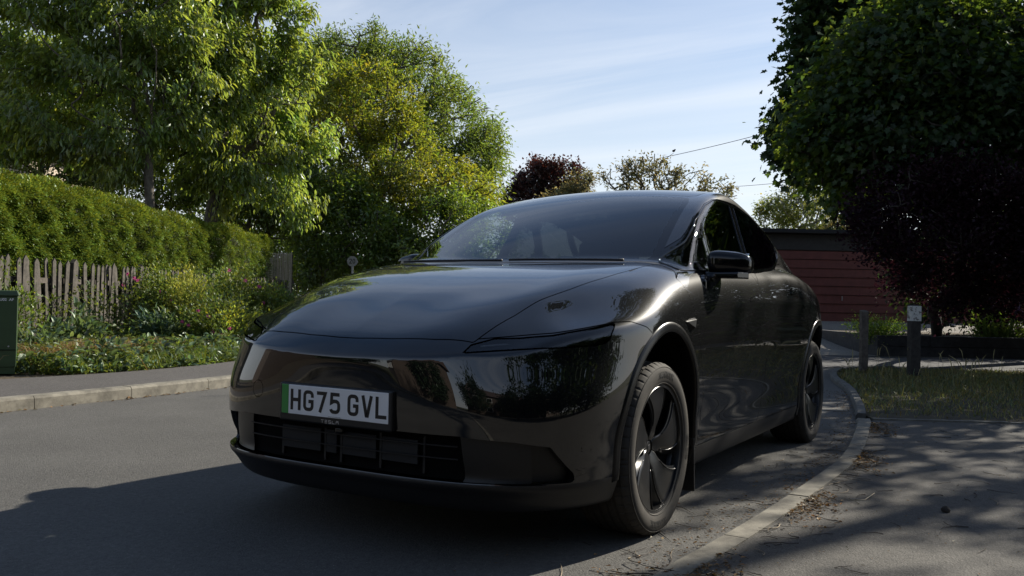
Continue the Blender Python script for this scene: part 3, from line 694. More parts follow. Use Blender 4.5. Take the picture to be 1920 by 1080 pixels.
# ---- wheel arches: liner inside, cladding lip round the opening
for s_ in (1, -1):
    for i, (cx, cz, a_, b_) in enumerate(ARCH):
        th = np.radians(np.linspace(*((-10, 197) if i == 0 else (-17, 192)), 90)); prof = [(-.001, -.055), (-.004, -.006), (-.003, .002), (.001, .0055), (.008, .0058), (.022, .0045), (.036, .003), (.039, -.003)]
        Gd = np.zeros((len(th), len(prof), 3)); Nn = []
        for j, (gr, of) in enumerate(prof):
            x = cx+(a_+gr)*np.cos(th); z = cz+(b_+gr)*np.sin(th); y = body_y(x, z)
            Gd[:, j] = np.stack([x, (y+of)*s_, z], -1)
        if s_ == 1: Gd = Gd[:, ::-1]
        MB().grid(Gd).build('arch_cladding', M['archtrim'] if 'archtrim' in M else M.setdefault('archtrim', mat('arch_trim', (.006, .006, .0065), .24, spec=.3)), car, smooth=True)
        x = cx+(a_+.002)*np.cos(th); z = cz+(b_+.002)*np.sin(th); yo = body_y(x, z)-.012
        lin = np.stack([np.stack([x, yo*s_, z], -1), np.stack([x, yo*0+.50*s_, z], -1), np.stack([cx+(x-cx)*.02, x*0+.50*s_, cz+(z-cz)*.02], -1)], 1)
        MB().grid(lin).build('wheel_arch_liner', M['cavity'], car, smooth=False)
# mud flap behind the front wheel
for s_ in (1, -1):
    MB().box((-.425, .865*s_, .215), (.012, .135, .24), rotm('Y', rad(4))).build('mudflap', M['trim'], car, bevel=.003)
# ---- wheels
def lathe(prof, n, A=0, B=2*np.pi):
    a = np.linspace(A, B, n, endpoint=False)
    return np.stack([np.stack([r*np.cos(a), np.full(n, y), r*np.sin(a)], -1) for r, y in prof])
def make_wheel(s_, loc):
    """axis along y, outer face at +y before mirroring"""
    w_ = bpy.data.objects.new('wheel', None); col.objects.link(w_); w_.parent = car; w_.location = loc
    if s_ < 0: w_.rotation_euler = (0, 0, math.pi)
    R0 = .352; n = 360
    prof = [(.252, .10), (.259, .112), (.264, .1175), (.271, .121), (.280, .1245), (.294, .1275), (.307, .1280), (.320, .1255), (.333, .119), (.342, .110), (.3475, .101), (.350, .092)]
    tread = []; yt = .088
    for k, y in enumerate(np.linspace(.088, -.088, 45)):
        gv = min(abs(y-g) for g in (-.052, -.018, .018, .052))
        tread.append((.3515-.010*(abs(y)/.09)**4-(.0085 if gv < .0045 else 0), y))
    prof = prof+tread+[(r, -y) for r, y in prof[::-1]]
    G = lathe(prof, n); rr = np.array([p[0] for p in prof]); yy = np.array([p[1] for p in prof]); ang = np.arange(n)
    # lateral sipes in the shoulders and blocks
    sh = (np.abs(yy) > .058) & (rr > .338); bl = (np.abs(yy) <= .058) & (rr > .345)
    cut1 = (ang % 7 == 0); cut2 = (ang % 7 == 3)
    for j in np.nonzero(sh)[0]: G[j, cut1] *= np.array([1-.012, 1, 1-.012])
    for j in np.nonzero(bl)[0]: G[j, np.roll(cut2, int(yy[j]*200))] *= np.array([1-.010, 1, 1-.010])
    G = G[:, ::-1]
    # slight flattening where it meets the road
    zz = G[..., 2]; G[..., 2] = np.maximum(zz, -loc[2]+.0005)
    ty = MB().grid(G, closed=True).build('tyre', M['tyre'], w_, smooth=True, local=True, sharp=25)
    # raised bead line and lettering
    b = MB()
    for r, y in ((.2655, .1205), (.331, .1215)): b.add(*_torus(r, y, .0011))
    b.build('sidewall_line', M['tyre'], ty, smooth=True, local=True)
    for txt, a0, sz in (('HANKOOK', 96, .034), ('HANKOOK', 276, .034), ('ION EVO', 186, .026)):
        arc_text(txt, sz, .299, .1280, rad(a0), ty)
    # rim barrel, lip, cover with five swept blades
    rim = MB().grid(lathe([(.254, .104), (.2605, .109), (.2595, .114), (.255, .114), (.251, .106), (.240, .07), (.232, -.10), (.252, -.104)], 96)[:, ::-1], closed=True).build('rim', M['rimlip'], w_, smooth=True, local=True, sharp=40)
    MB().grid(lathe([(.246, .062), (.10, .050), (.0, .048)], 96)[:, ::-1], closed=True).build('cover_backing', M['cavity'], rim, local=True)
    MB().grid(lathe([(.2540, .098), (.2555, .1115), (.2525, .1145), (.2465, .1135), (.244, .100), (.243, .07)], 96)[:, ::-1], closed=True).build('cover_ring', M['rimdark'], rim, smooth=True, local=True, sharp=40)
    for k in range(5):
        a0 = rad(100-72*k); nr, ns = 22, 15; Gt = np.zeros((nr, ns, 3))
        for i in range(nr):
            t = i/(nr-1); r = .030+(.2475-.030)*t
            sw = -.20*t+.10*math.sin(t*3.1)      # swept centre line
            half = rad(13+13.5*sstep(t*1.25)) if r > .06 else rad(30)
            half = rad(36)*(1-sstep((r-.045)/.04))+rad(26+3.0*sstep((r-.1)/.1))*sstep((r-.045)/.04)
            for j in range(ns):
                s1 = -1+2*j/(ns-1)
                a = a0+sw+s1*half
                y = .086+.019*t+.006*math.sin(min(t*1.1, 1)*math.pi)*(-s1)
                y += -.004*max(0, abs(s1)-.86)/.14
                y -= .016*(1-t)**3
                if s1 > .62 and r > .07: y -= .020*((s1-.62)/.38)*sstep((r-.07)/.05)
                Gt[i, j] = (r*math.cos(a), y, r*math.sin(a))
        Bk = Gt.copy(); Bk[..., 1] -= .008
        m_ = MB().grid(Gt); m_.grid(Bk[:, ::-1])
        for e in (0, -1):
            m_.grid(np.stack([Gt[:, e], Bk[:, e]]) if e == -1 else np.stack([Bk[:, e], Gt[:, e]]))
        m_.grid(np.stack([Bk[-1], Gt[-1]]))
        wb = m_.build('wheel_blade', M['rimdark'], rim, smooth=True, local=True, sharp=32)
        for e, rr_ in ((1, .0035), (ns-3, .0028)):      # raised edges that catch the light
            rib = Gt[6:, e].copy(); rib[:, 1] += .0015; MB().tube(rib, np.linspace(rr_*.5, rr_, len(rib)), 6).build('blade_edge', M['rimdark'], wb, smooth=True, local=True)
    MB().grid(lathe([(.001, .0685), (.022, .068), (.027, .066), (.029, .060), (.029, .05)], 40)[:, ::-1], closed=True).build('hub_cap', M['rimdark'], rim, smooth=True, local=True, sharp=40)
    tb = MB(); stroke(tb, [(-.008, .009), (.008, .009)], .003, lambda u, v: (-u, .0692, v)); stroke(tb, [(0, .006), (0, -.010)], .0028, lambda u, v: (-u, .0692, v))
    tb.build('hub_emblem', M['silver'], rim, local=True)
    MB().grid(lathe([(.19, .03), (.06, .03)], 48)[:, ::-1], closed=True).build('brake_disc', M['rimlip'], w_, local=True)
    return w_
def _torus(r, y, t, n=96, m=6):
    a = np.arange(n)*2*np.pi/n; V = []; F = []
    for k in range(m):
        b = k*2*np.pi/m; V.append(np.stack([(r+t*np.cos(b))*np.cos(a), np.full(n, y+t*np.sin(b)), (r+t*np.cos(b))*np.sin(a)], -1))
    V = np.concatenate(V)
    for k in range(m):
        for i in range(n): F.append((k*n+i, ((k+1) % m)*n+i, ((k+1) % m)*n+(i+1) % n, k*n+(i+1) % n))
    return V, F
def text_mesh(txt, size, bold=.0):
    c = bpy.data.curves.new('lettering', 'FONT'); c.body = txt; c.size = size; c.offset = bold; c.resolution_u = 3; c.align_x = 'CENTER'; c.align_y = 'CENTER'
    o = bpy.data.objects.new('lettering', c); me = bpy.data.meshes.new_from_object(o); bpy.data.objects.remove(o); return me
def arc_text(txt, size, r, y, a0, parent):
    me = text_mesh(txt, size, size*.035)
    for v in me.vertices:
        u, q = v.co.x, v.co.y; a = a0+u/r; rr = r+q
        # keep it following the bulge of the sidewall
        yy = float(np.interp(rr, [.271, .28, .294, .307, .320, .333], [.121, .1245, .1275, .128, .1255, .119]))+.0012
        v.co = (rr*math.cos(a), yy, rr*math.sin(a))
    me.name = 'tyre_lettering'; return put('tyre_lettering', me, M['tyremark'], parent, local=True)
def stroke(mb, pts, w_, f, closed=False):
    """a constant-width pen line with mitred corners, mapped by f(u, v) to space"""
    P = np.array(pts, float); n = len(P); Lf = []; Rt = []
    for i in range(n):
        d0 = P[i]-P[i-1] if i else P[1]-P[0]; d1 = P[i+1]-P[i] if i < n-1 else d0
        d0 = d0/np.linalg.norm(d0); d1 = d1/np.linalg.norm(d1); n0 = np.array([-d0[1], d0[0]]); n1 = np.array([-d1[1], d1[0]])
        m = n0+n1; m /= np.linalg.norm(m); k = w_/2/max(m@n1, .45); Lf.append(P[i]+m*k); Rt.append(P[i]-m*k)
    V = [f(*p) for p in Lf]+[f(*p) for p in Rt]
    mb.add(V, [(i, i+n, i+n+1, i+1) for i in range(n-1)])
make_wheel(1, (-.005, .812, .345)); make_wheel(1, (-2.89, .812, .345))
make_wheel(-1, (-.005, -.812, .345)); make_wheel(-1, (-2.89, -.812, .345))
# ---- number plate in its holder
PX, PZ = .9165, .5405
pl = nets('number_plate', lambda P: rbox(P, (PX-.013, 0, PZ-.011), (.024, .548, .146), .007), (PX-.035, -.285, PZ-.095), (PX+.008, .285, PZ+.075), .0045, M['trim'], car)
MB().box((PX-.0085, .0178, PZ), (.020, .4844, .111)).build('plate_face', M['white'], pl, bevel=.002)
MB().box((PX-.0085, -.2424, PZ), (.020, .035, .111)).build('green_band', M['green'], pl, bevel=.002)
def arc(cx, cy, r, a0, a1, n=5): return [(cx+r*math.cos(rad(a0+(a1-a0)*i/n)), cy+r*math.sin(rad(a0+(a1-a0)*i/n))) for i in range(n+1)]
GL = {'H': [[(7, 0), (7, 79)], [(43, 0), (43, 79)], [(7, 39.5), (43, 39.5)]],
      'G': [[(43, 52)]+arc(30, 59, 13, 0, 90)+arc(20, 59, 13, 90, 180)+arc(20, 20, 13, 180, 270)+arc(30, 20, 13, 270, 360)+[(43, 37), (25, 37)]],
      '7': [[(3, 72), (42, 72), (18, 0)]],
      '5': [[(46, 72), (11, 72), (9.5, 41), (20, 47)]+arc(29, 33, 14, 80, 0)+arc(29, 21, 14, 0, -90)+arc(19, 19, 12, 270, 190)],
      'V': [[(6.5, 79), (22.5, 6.5), (27.5, 6.5), (43.5, 79)]], 'L': [[(7, 79), (7, 7), (48, 7)]]}
u0 = -.213; tb = []
for ch in 'HG75 GVL':
    if ch == ' ': u0 += .022; continue
    lb = MB()
    for k, st in enumerate(GL[ch]): stroke(lb, st, 13.2, lambda u, v: (PX+.0021+.0002*k, u0+u*.00107, PZ-.0395+v*.001))
    lb.build('plate_character', M['black'], pl); u0 += .0655
tb = MB(); u0 = -.058; q = .0105; ky = lambda u, v: (PX-.0004, u0+u, PZ-.0705-.006+v)
for st in ([[(0, q), (.013, q)], [(.0065, q-.003), (.0065, 0)]], [[(0, q), (.012, q)], [(0, q/2), (.012, q/2)], [(0, 0), (.012, 0)]],
           [[(.012, q), (0, q), (0, q/2), (.012, q/2), (.012, 0), (0, 0)]], [[(0, q), (0, 0), (.012, 0)]], [[(0, q), (.012, q)], [(0, 0), (0, q*.6), (.012, q*.6), (.012, 0)]]):
    for s1 in st: stroke(tb, s1, .0021, ky)
    u0 += .0185
tb.build('frame_lettering', M['silver'], pl)
sp = MB()
for k in range(14): sp.box((PX+.0019, -.02+k*.0047, PZ-.0515), (.0004, .0034, .0012))
sp.build('small_print', M['black'], pl)
# ---- door mirrors
for s_ in (1, -1):
    S_ = np.array([1, s_, 1.]); MO = np.array([-.10, -.028, .004])
    def fh(P):
        P = P*S_-MO; t = np.clip((P[..., 1]-.90)/.19, -.2, 1.2)
        q = P.copy(); q[..., 0] = P[..., 0]+.70+.045*t+.25*(P[..., 2]-1.13)*0; q[..., 2] = P[..., 2]-(1.137-.012*t); q[..., 1] = P[..., 1]-.992
        hz = .060-.010*np.clip(t, 0, 1)**2; hx = .088-.022*np.clip(t, 0, 1)
        # squarer at the bottom and towards the root, round on the upper outer corner
        e = ((np.abs(q[..., 0])/hx)**3.0+(np.abs(q[..., 1])/.100)**4+(np.abs(q[..., 2])/hz)**3.2)**(1/3.3)
        return np.maximum((e-1)*.055, 1.079-P[..., 2])
    lo, hi = (-.98, .82, 1.06), (-.66, 1.12, 1.23)
    if s_ < 0: lo, hi = (lo[0], -hi[1], lo[2]), (hi[0], -lo[1], hi[2])
    mo = nets('door_mirror', fh, lo, hi, .006, M['gloss'], car)
    def fb(P):
        P = P*S_-MO; a = rbox(P, (-.69, .975, 1.070), (.165, .225, .030), .011)
        a = np.maximum(a, (P[..., 1]-1.085)+np.abs(P[..., 0]+.70)*.3)
        b = rbox(P, (-.575, .900, 1.046), (.15, .08, .040), .015)
        c = rbox(P, (-.50, .925, 1.010), (.085, .055, .085), .02)
        return smin(smin(a, b, .03), c, .03)
    lo, hi = (-.92, .76, .96), (-.50, 1.12, 1.11)
    if s_ < 0: lo, hi = (lo[0], -hi[1], lo[2]), (hi[0], -lo[1], hi[2])
    nets('mirror_base', fb, lo, hi, .006, M['gloss'], mo)
    MB().box((-.883, .962*s_, 1.141), (.004, .155, .085), rotm('Z', rad(-8)*s_)).build('mirror_face', M['mirrorglass'], mo, bevel=.002)
    # side camera housing on the wing
    yb = body_y(np.array([-.21, -.33, -.29, -.22]), np.array([.862, .873, .820, .850]))
    v = np.array([(-.20, yb[0]-.004, .860), (-.335, yb[1]-.002, .876), (-.295, yb[2]-.003, .818), (-.305, yb[1]+.020, .868), (-.292, yb[2]+.016, .830), (-.215, yb[0]+.004, .858)]); v = v*S_
    F = [(0, 5, 4), (0, 4, 2), (5, 3, 4), (0, 1, 3), (0, 3, 5), (1, 2, 4), (1, 4, 3), (0, 2, 1)]
    if s_ > 0: F = [f[::-1] for f in F]
    MB().add(v, F).build('side_camera', mat('camera_housing', (.006, .006, .006), .5, spec=.25), car, bevel=.002)
# bright seal line round the side glass
for s_ in (1, -1):
    P = []
    pw = WINS+[WINS[0]]
    for a, b in zip(pw[:-1], pw[1:]):
        for k in range(8):
            t = k/8; P.append((a[0]+(b[0]-a[0])*t, a[1]+(b[1]-a[1])*t))
    P = np.array(P); c_ = P.mean(0); P = P+(P-c_)/np.linalg.norm(P-c_, axis=1)[:, None]*.018
    P = (np.roll(P, 1, 0)+P+np.roll(P, -1, 0))/3
    y = body_y(P[:, 0], P[:, 1]); P3 = np.stack([P[:, 0], (y+.001)*s_, P[:, 1]], -1); P3 = np.concatenate([P3, P3[:1]])
    MB().tube(P3, .0042, 6, cap=False).build('window_seal', M['gloss'], car, smooth=True)
    # centre pillar edge strips
    for (xa, za, xb, zb) in ((-1.634, 1.50, -1.497, 1.128), (-1.722, 1.50, -1.607, 1.135)):
        t = np.linspace(0, 1, 14); x = xa+(xb-xa)*t+.012*np.sin(t*np.pi)*0; x = np.interp(za+(zb-za)*t, [1.126, 1.238, 1.508], [-1.50, -1.56, -1.634] if xa > -1.7 else [-1.60, -1.64, -1.722]); z = za+(zb-za)*t
        MB().tube(np.stack([x, (body_y(x, z)+.0005)*s_, z], -1), .0035, 6).build('pillar_strip', M['gloss'], car, smooth=True)
# ---- cabin
def cabin():
    ip = M['interior']
    d = nets('dashboard', lambda P: smax(rbox(P, (-.83, 0, .93), (.72, 1.44, .26), .05), P[..., 2]-(1.075+.04*(P[..., 0]+1.0)*0), .03), (-1.25, -.76, .78), (-.42, .76, 1.10), .02, ip, car)
    MB().box((-1.195, .0, 1.045), (.008, 1.30, .012)).build('dash_strip', mat('dash_strip', (.30, .29, .27), .5), d)
    MB().box((-1.23, 0, 1.09), (.012, .37, .22), rotm('Y', rad(-8))).build('touchscreen', M['gloss'], car, bevel=.004)
    a = np.linspace(0, 2*np.pi, 41)[:-1]; c_ = np.array([-1.33, -.37, 1.03]); R = rotm('Y', rad(-24))
    ring = np.array([R@np.array([0, .178*math.cos(t), .172*math.sin(t)])+c_ for t in a]); sw = MB().tube(np.concatenate([ring, ring[:2]]), .017, 10, cap=False)
    swo = sw.build('steering_wheel', ip, car, smooth=True)
    MB().box(c_+np.array([.02, 0, -.005]), (.05, .13, .10), R).box(c_, (.02, .32, .03), R).tube([c_, c_+np.array([.25, 0, -.10])], .03, 10).build('steering_hub', ip, swo, bevel=.006)
    for y in (-.37, .37):
        s = nets('front_seat', lambda P: smin(rbox(rotp(P, (-2.02, y, .75), 'Y', rad(16)), (-2.02, y, .86), (.13, .50, .64), .06), rbox(P, (-1.78, y, .55), (.55, .52, .16), .06), .05), (-2.36, y-.3, .44), (-1.46, y+.3, 1.24), .02, M['seat'], car)
        nets('headrest', lambda P: rbox(P, (-2.13, y, 1.265), (.09, .26, .17), .045), (-2.2, y-.16, 1.15), (-2.06, y+.16, 1.37), .015, M['seat'], s)
        for e in (-.06, .06): MB().tube([(-2.10, y+e, 1.12), (-2.125, y+e, 1.2)], .007, 6).build('headrest_post', M['silver'], s)
    nets('rear_bench', lambda P: smin(rbox(rotp(P, (-2.95, 0, .8), 'Y', rad(20)), (-2.95, 0, .86), (.14, 1.26, .60), .06), rbox(P, (-2.72, 0, .58), (.5, 1.26, .16), .06), .05), (-3.3, -.68, .46), (-2.42, .68, 1.22), .025, M['seat'], car)
    MB().box((-2.0, 0, .40), (3.0, 1.5, .06)).build('cabin_floor', M['cavity'], car)
    nets('interior_mirror', lambda P: rbox(P, (-1.27, 0, 1.43), (.03, .24, .065), .014), (-1.31, -.14, 1.38), (-1.23, .14, 1.48), .007, M['gloss'], car)
cabin()
# wiper arms lying in the cowl
wp = MB()
for s0, s1 in (((-.27, -.60, 1.115), (-.235, .02, 1.105)), ((-.25, .05, 1.10), (-.315, .62, 1.113))):
    P = np.linspace(s0, s1, 16); P[:, 2] = [max(f for f in [P[i, 2]]) for i in range(16)]
    P[:, 2] = [hit(np.array([p[0], p[1], 1.6]), np.array([0, 0, -1.]), 0, 1, 60)[2]+.012 for p in P]
    wp.tube(P, .006, 6)
wp.build('wiper', M['trim'], car, smooth=True)
# ------------------------------------------------------------------ vegetation
def leafmat(name, c, trans=.45, tc=None, gloss=.06, rough=.45):
    """leaf: diffuse + light shining through + a waxy sheen; per-leaf tint carried by the mesh"""
    m = bpy.data.materials.new(name); m.use_nodes = True; t = m.node_tree; t.nodes.clear(); n = t.nodes.new; L = t.links.new
    o = n('ShaderNodeOutputMaterial'); at = n('ShaderNodeAttribute'); at.attribute_name = 'tint'
    def tinted(cc):
        mu = n('ShaderNodeMix'); mu.data_type = 'RGBA'; mu.blend_type = 'MULTIPLY'; mu.inputs[0].default_value = 1; mu.inputs[6].default_value = (*cc, 1); L(at.outputs['Color'], mu.inputs[7]); return mu.outputs[2]
    tc = tc or (min(c[0]*1.9, 1), min(c[1]*1.75, 1), c[2]*.8)
    d = n('ShaderNodeBsdfDiffuse'); tr = n('ShaderNodeBsdfTranslucent'); g = n('ShaderNodeBsdfGlossy'); g.inputs['Roughness'].default_value = rough; g.inputs[0].default_value = (.8, .85, .8, 1)
    L(tinted(c), d.inputs[0]); L(tinted(tc), tr.inputs[0]); m1 = n('ShaderNodeMixShader'); m1.inputs[0].default_value = trans; m2 = n('ShaderNodeMixShader'); m2.inputs[0].default_value = gloss
    L(d.outputs[0], m1.inputs[1]); L(tr.outputs[0], m1.inputs[2]); L(m1.outputs[0], m2.inputs[1]); L(g.outputs[0], m2.inputs[2]); L(m2.outputs[0], o.inputs[0]); return m
def unit(v): return v/np.maximum(np.linalg.norm(v, axis=-1, keepdims=True), 1e-9)
LEAF_SIMPLE = (np.array([(0, 0, 0), (.38, .5, .10), (1, 0, -.04), (.38, -.5, .10)]), np.array([(0, 3, 2), (0, 2, 1)]))
LEAF_LONG = (np.array([(0, 0, 0), (.3, .5, .12), (.68, .40, .06), (1, 0, -.12), (.68, -.40, .06), (.3, -.5, .12), (.5, 0, 0)]), np.array([(0, 6, 1), (1, 6, 2), (2, 6, 3), (3, 6, 4), (4, 6, 5), (5, 6, 0)]))
_lb = [(0, 0), (-.05, .28), (-.02, .50), (.20, .34), (.36, .60), (.55, .62), (.52, .36), (.70, .26), (.84, .10), (1, 0)]
_lv = [(x, y, .10*abs(y)) for x, y in _lb]+[(x, -y, .10*abs(y)) for x, y in _lb[1:-1][::-1]]
LEAF_LOBED = (np.array([(.35, 0, -.02)]+_lv), np.array([(0, i+1, (i+1) % len(_lv)+1)[::-1] for i in range(len(_lv))]))
SPRIG = (np.array([(0, 0, 0), (.25, .42, .02), (.5, .10, .03), (.75, .30, .0), (1, 0, -.06), (.75, -.30, .0), (.5, -.10, .03), (.25, -.42, .02)]), np.array([(0, 2, 1), (0, 7, 6), (0, 6, 2), (2, 4, 3), (2, 6, 4), (6, 5, 4)]))
def leaves(name, P, A, Nn, size, wid, tint, material, parent=None, shape=LEAF_SIMPLE, sizevar=.35, kind=None):
    n = len(P); A = unit(A); S = unit(np.cross(Nn, A)); U = np.cross(A, S); lv, lf = shape; k = len(lv)
    s = size*(1+sizevar*rng.uniform(-1, 1, n)); w_ = s*wid*rng.uniform(.8, 1.2, n)
    V = P[:, None]+A[:, None]*(lv[None, :, 0:1]*s[:, None, None])+S[:, None]*(lv[None, :, 1:2]*w_[:, None, None])+U[:, None]*(lv[None, :, 2:3]*s[:, None, None])
    F = (lf[None]+np.arange(n)[:, None, None]*k).reshape(-1, 3); c = np.repeat(tint, k, axis=0)
    o = put(name, npmesh(name, V.reshape(-1, 3), F, smooth=False, cols=c), material, parent, True)
    if kind: o['kind'] = kind
    return o
def tints(n, var=.22, yellow=.12):
    b = np.exp(rng.normal(0, var, n)); y = rng.normal(0, yellow, n)
    return np.stack([b*(1+y*1.3), b*(1+y*.3), b*(1-y*.6)], -1).clip(.15, 3)
def blob_points(blobs, n, shell=.5):
    vol = np.array([b[1][0]*b[1][1]*b[1][2] for b in blobs])**.8; k = rng.choice(len(blobs), n, p=vol/vol.sum()); d = unit(rng.normal(size=(n, 3)))
    r = rng.uniform(0, 1, n)**(1/3)*(1-shell)+shell*rng.uniform(.75, 1, n); c = np.array([b[0] for b in blobs], float)[k]; s = np.array([b[1] for b in blobs], float)[k]
    return c+d*r[:, None]*s
def branch_tree(base, fork, pts, up=.25, alpha=.35):
    """joins scattered crown points into a branching skeleton: returns node positions and parents"""
    stem = [np.array(base, float)+(np.array(fork)-np.array(base))*t+np.array([rng.normal(0, .02), rng.normal(0, .02), 0])*(0 < t < 1) for t in np.linspace(0, 1, 6)]
    pos = list(stem); par = [-1, 0, 1, 2, 3, 4]; plen = [0]*6
    order = np.argsort(np.linalg.norm(pts-np.array(fork), axis=1)); A = np.zeros((len(pts)*3+8, 3)); PL = np.zeros(len(A)); n = 6; A[:6] = pos; PL[:6] = [9, 9, 6, 3, 0, 0]
    PL[:5] = 1e3
    for i in order:
        p = pts[i]; d = np.linalg.norm(A[:n]-p, axis=1)+alpha*PL[:n]+.5*np.maximum(A[:n, 2]-p[2], 0); j = int(np.argmin(d)); q = A[j]; L_ = np.linalg.norm(p-q)
        if L_ > .25:
            m = (p+q)/2+np.array([0, 0, -.10*L_])+rng.normal(0, .06*L_, 3)
            if L_ > .6: m[2] += up*L_*.3
            A[n] = m; par.append(j); PL[n] = PL[j]+L_/2; n += 1; j = n-1
        A[n] = p; par.append(j); PL[n] = PL[j]+np.linalg.norm(p-A[j]); n += 1
    return A[:n].copy(), np.array(par)
def radii(par, tip=.006, trunk=.12, ex=2.2):
    n = len(par); r = np.zeros(n); kids = np.zeros(n)
    for i in range(n): 
        if par[i] >= 0: kids[par[i]] += 1
    acc = np.where(kids == 0, tip**ex, 0.)
    for i in range(n-1, 0, -1): acc[par[i]] += acc[i]
    r = acc**(1/ex); return r*min(trunk/r[0], 3.0) if r[0] > 0 else r, kids
def limbs(name, A, par, r, material, parent, rmin=.0):
    """all limbs as tapering tubes: each chain from a fork to its tip is one sweep"""
    n = len(A); main = -np.ones(n, int)
    for i in range(n-1, 0, -1):
        p = par[i]
        if main[p] < 0 or r[i] > r[main[p]]: main[p] = i
    mb = MB()
    for i in range(n):
        if par[i] >= 0 and main[par[i]] == i: continue
        ch = ([par[i]] if par[i] >= 0 else [])+[i]
        while main[ch[-1]] >= 0: ch.append(main[ch[-1]])
        rr = r[ch].copy()
        if par[i] >= 0: rr[0] = min(rr[0], r[i]*1.15)
        if rr.max() < rmin or len(ch) < 2: continue
        P = A[ch]
        if rr.max() > .02 and len(ch) > 2:
            k = 3; t = np.arange(len(ch)); tt = np.linspace(0, len(ch)-1, (len(ch)-1)*k+1); P = smooth_line(P, k); rr = np.interp(tt, t, rr)
        mb.tube(P, np.maximum(rr, .003), 9 if rr.max() > .06 else (6 if rr.max() > .02 else 4), cap=rr.max() > .05)
    return mb.build(name, material, parent, smooth=True, local=True)
M['bark'] = mat('grey_bark', (.055, .045, .035), .9, c2=(.16, .14, .115), nscale=9, thr=(.3, .7), bump=.8, bscale=50, bdist=.012)
M['barkdark'] = mat('dark_bark', (.03, .024, .02), .95, c2=(.07, .06, .05), nscale=9, bump=.8, bscale=50, bdist=.01)
M['birch'] = mat('birch_bark', (.10, .09, .08), .9, c2=(.45, .43, .40), nscale=6, thr=(.4, .5))
def tree(name, label, cat, base, fork, blobs, npts, nleaf, leaf, group=None, trunk=.12, tip=.005, bark='bark', droop=.5, spread=.16, shell=.55, rmin=.004, clump=.35, alpha=.35):
    """leaf = (material, length, width ratio, shape, tint var, yellow var)"""
    base = np.array(base, float); root = empty(name, tuple(base)); tag(root, label, cat, group)
    pts = blob_points(blobs, npts, shell); pts = pts[pts[:, 2] > base[2]+.3]
    A, par = branch_tree(base, fork, pts, alpha=alpha); r, kids = radii(par, tip, trunk); A0 = A-base
    limbs('trunk', A0, par, r, M[bark], root, rmin)
    # leaves sit along the thin outer shoots, denser on some shoots than others
    ok = np.nonzero((r < max(tip*3.2, .012)) & (np.arange(len(r)) > 5))[0]; wgt = np.exp(rng.normal(0, clump*2, len(ok))); k = rng.choice(ok, nleaf, p=wgt/wgt.sum())
    t = rng.uniform(0, 1, nleaf)[:, None]; q = A0[par[k]]*(1-t)+A0[k]*t; P = q+rng.normal(0, 1, (nleaf, 3))*spread
    cen = A0.mean(0); outw = unit(q-cen*np.array([1, 1, .8])); tw = unit(A0[k]-A0[par[k]])
    Ax = unit(outw*.5+tw*.4+rng.normal(0, .55, (nleaf, 3))+np.array([0, 0, -droop*1.2])); Nn = unit(rng.normal(0, .6, (nleaf, 3))+outw*.5+np.array([0, 0, .8]))
    clt = tints(len(r), leaf[4]*.7, leaf[5]*.8)[k]*tints(nleaf, leaf[4]*.6, leaf[5]*.6)
    leaves('crown', P, Ax, Nn, leaf[1], leaf[2], clt, leaf[0], root, leaf[3]); return root
LM = {'walnut': leafmat('walnut_leaf', (.12, .18, .036), .58, tc=(.34, .42, .05), gloss=.07, rough=.38),
      'willow': leafmat('willow_leaf', (.115, .165, .038), .55, gloss=.05),
      'thorn': leafmat('yellow_green_leaf', (.15, .18, .028), .60, gloss=.05),
      'shrub': leafmat('shrub_leaf', (.115, .175, .03), .60, gloss=.07),
      'plum': leafmat('dark_plum_leaf', (.040, .016, .016), .3, tc=(.12, .03, .02), gloss=.06),
      'pinkish': leafmat('bronze_green_leaf', (.10, .11, .045), .45, tc=(.26, .22, .08), gloss=.05),
      'birch': leafmat('birch_leaf', (.12, .16, .035), .55, tc=(.34, .36, .06), gloss=.06),
      'maple': leafmat('sycamore_leaf', (.024, .050, .014), .42, tc=(.14, .20, .018), gloss=.035, rough=.5),
      'mapledark': leafmat('dark_sycamore_leaf', (.018, .038, .013), .28, tc=(.06, .10, .015), gloss=.03),  # darker, less translucent version of the sycamore leaf
      'smoke': leafmat('smoke_bush_leaf', (.024, .011, .017), .2, tc=(.05, .014, .022), gloss=.012),
      'yew': leafmat('yew_needles', (.105, .175, .022), .28, tc=(.22, .26, .03), gloss=.04),
      'ivy': leafmat('bed_plant_leaf', (.105, .145, .036), .4, gloss=.04),
      'bluegreen': leafmat('grey_green_leaf', (.10, .15, .085), .3, gloss=.05),
      'straw': leafmat('dry_straw', (.27, .20, .10), .3, tc=(.4, .22, .06), gloss=.04),
      'lime': leafmat('lime_leaf', (.34, .36, .07), .5, tc=(.5, .5, .08), gloss=.04),
      'pink': leafmat('pink_petal', (.55, .10, .30), .4, tc=(.6, .12, .3), gloss=.03),
      'lilac': leafmat('lilac_petal', (.30, .22, .42), .4, tc=(.3, .22, .42), gloss=.03),
      'grass': leafmat('verge_grass', (.165, .15, .052), .4, tc=(.22, .22, .05), gloss=.05),
      'litter': leafmat('leaf_litter', (.16, .095, .045), .15, gloss=.03)}
def B(l, d, z, rl, rd, rz):
    p = W2(l, d); return ((p[0], p[1], z), (rl, rd, rz))    # crown lobes are nearly round in plan, so no rotation is needed
def px(x, d):      # metres right of the view axis for a photograph column at depth d
    return (x-960)/FPX*d
def pz(x, y, d):   # height of a photograph pixel at depth d
    return float(depth_at(x, y, d)[2])
def LB(x, y, d, rx, ry, rd=None):
    """crown lobe from its centre pixel, depth and pixel radii"""
    return B(px(x, d), d, pz(x, y, d), rx/FPX*d, rd or rx/FPX*d, ry/FPX*d)
def gp(l, d, z=None):
    p = W2(l, d); return (p[0], p[1], float(terrain(p[0], p[1])) if z is None else z)
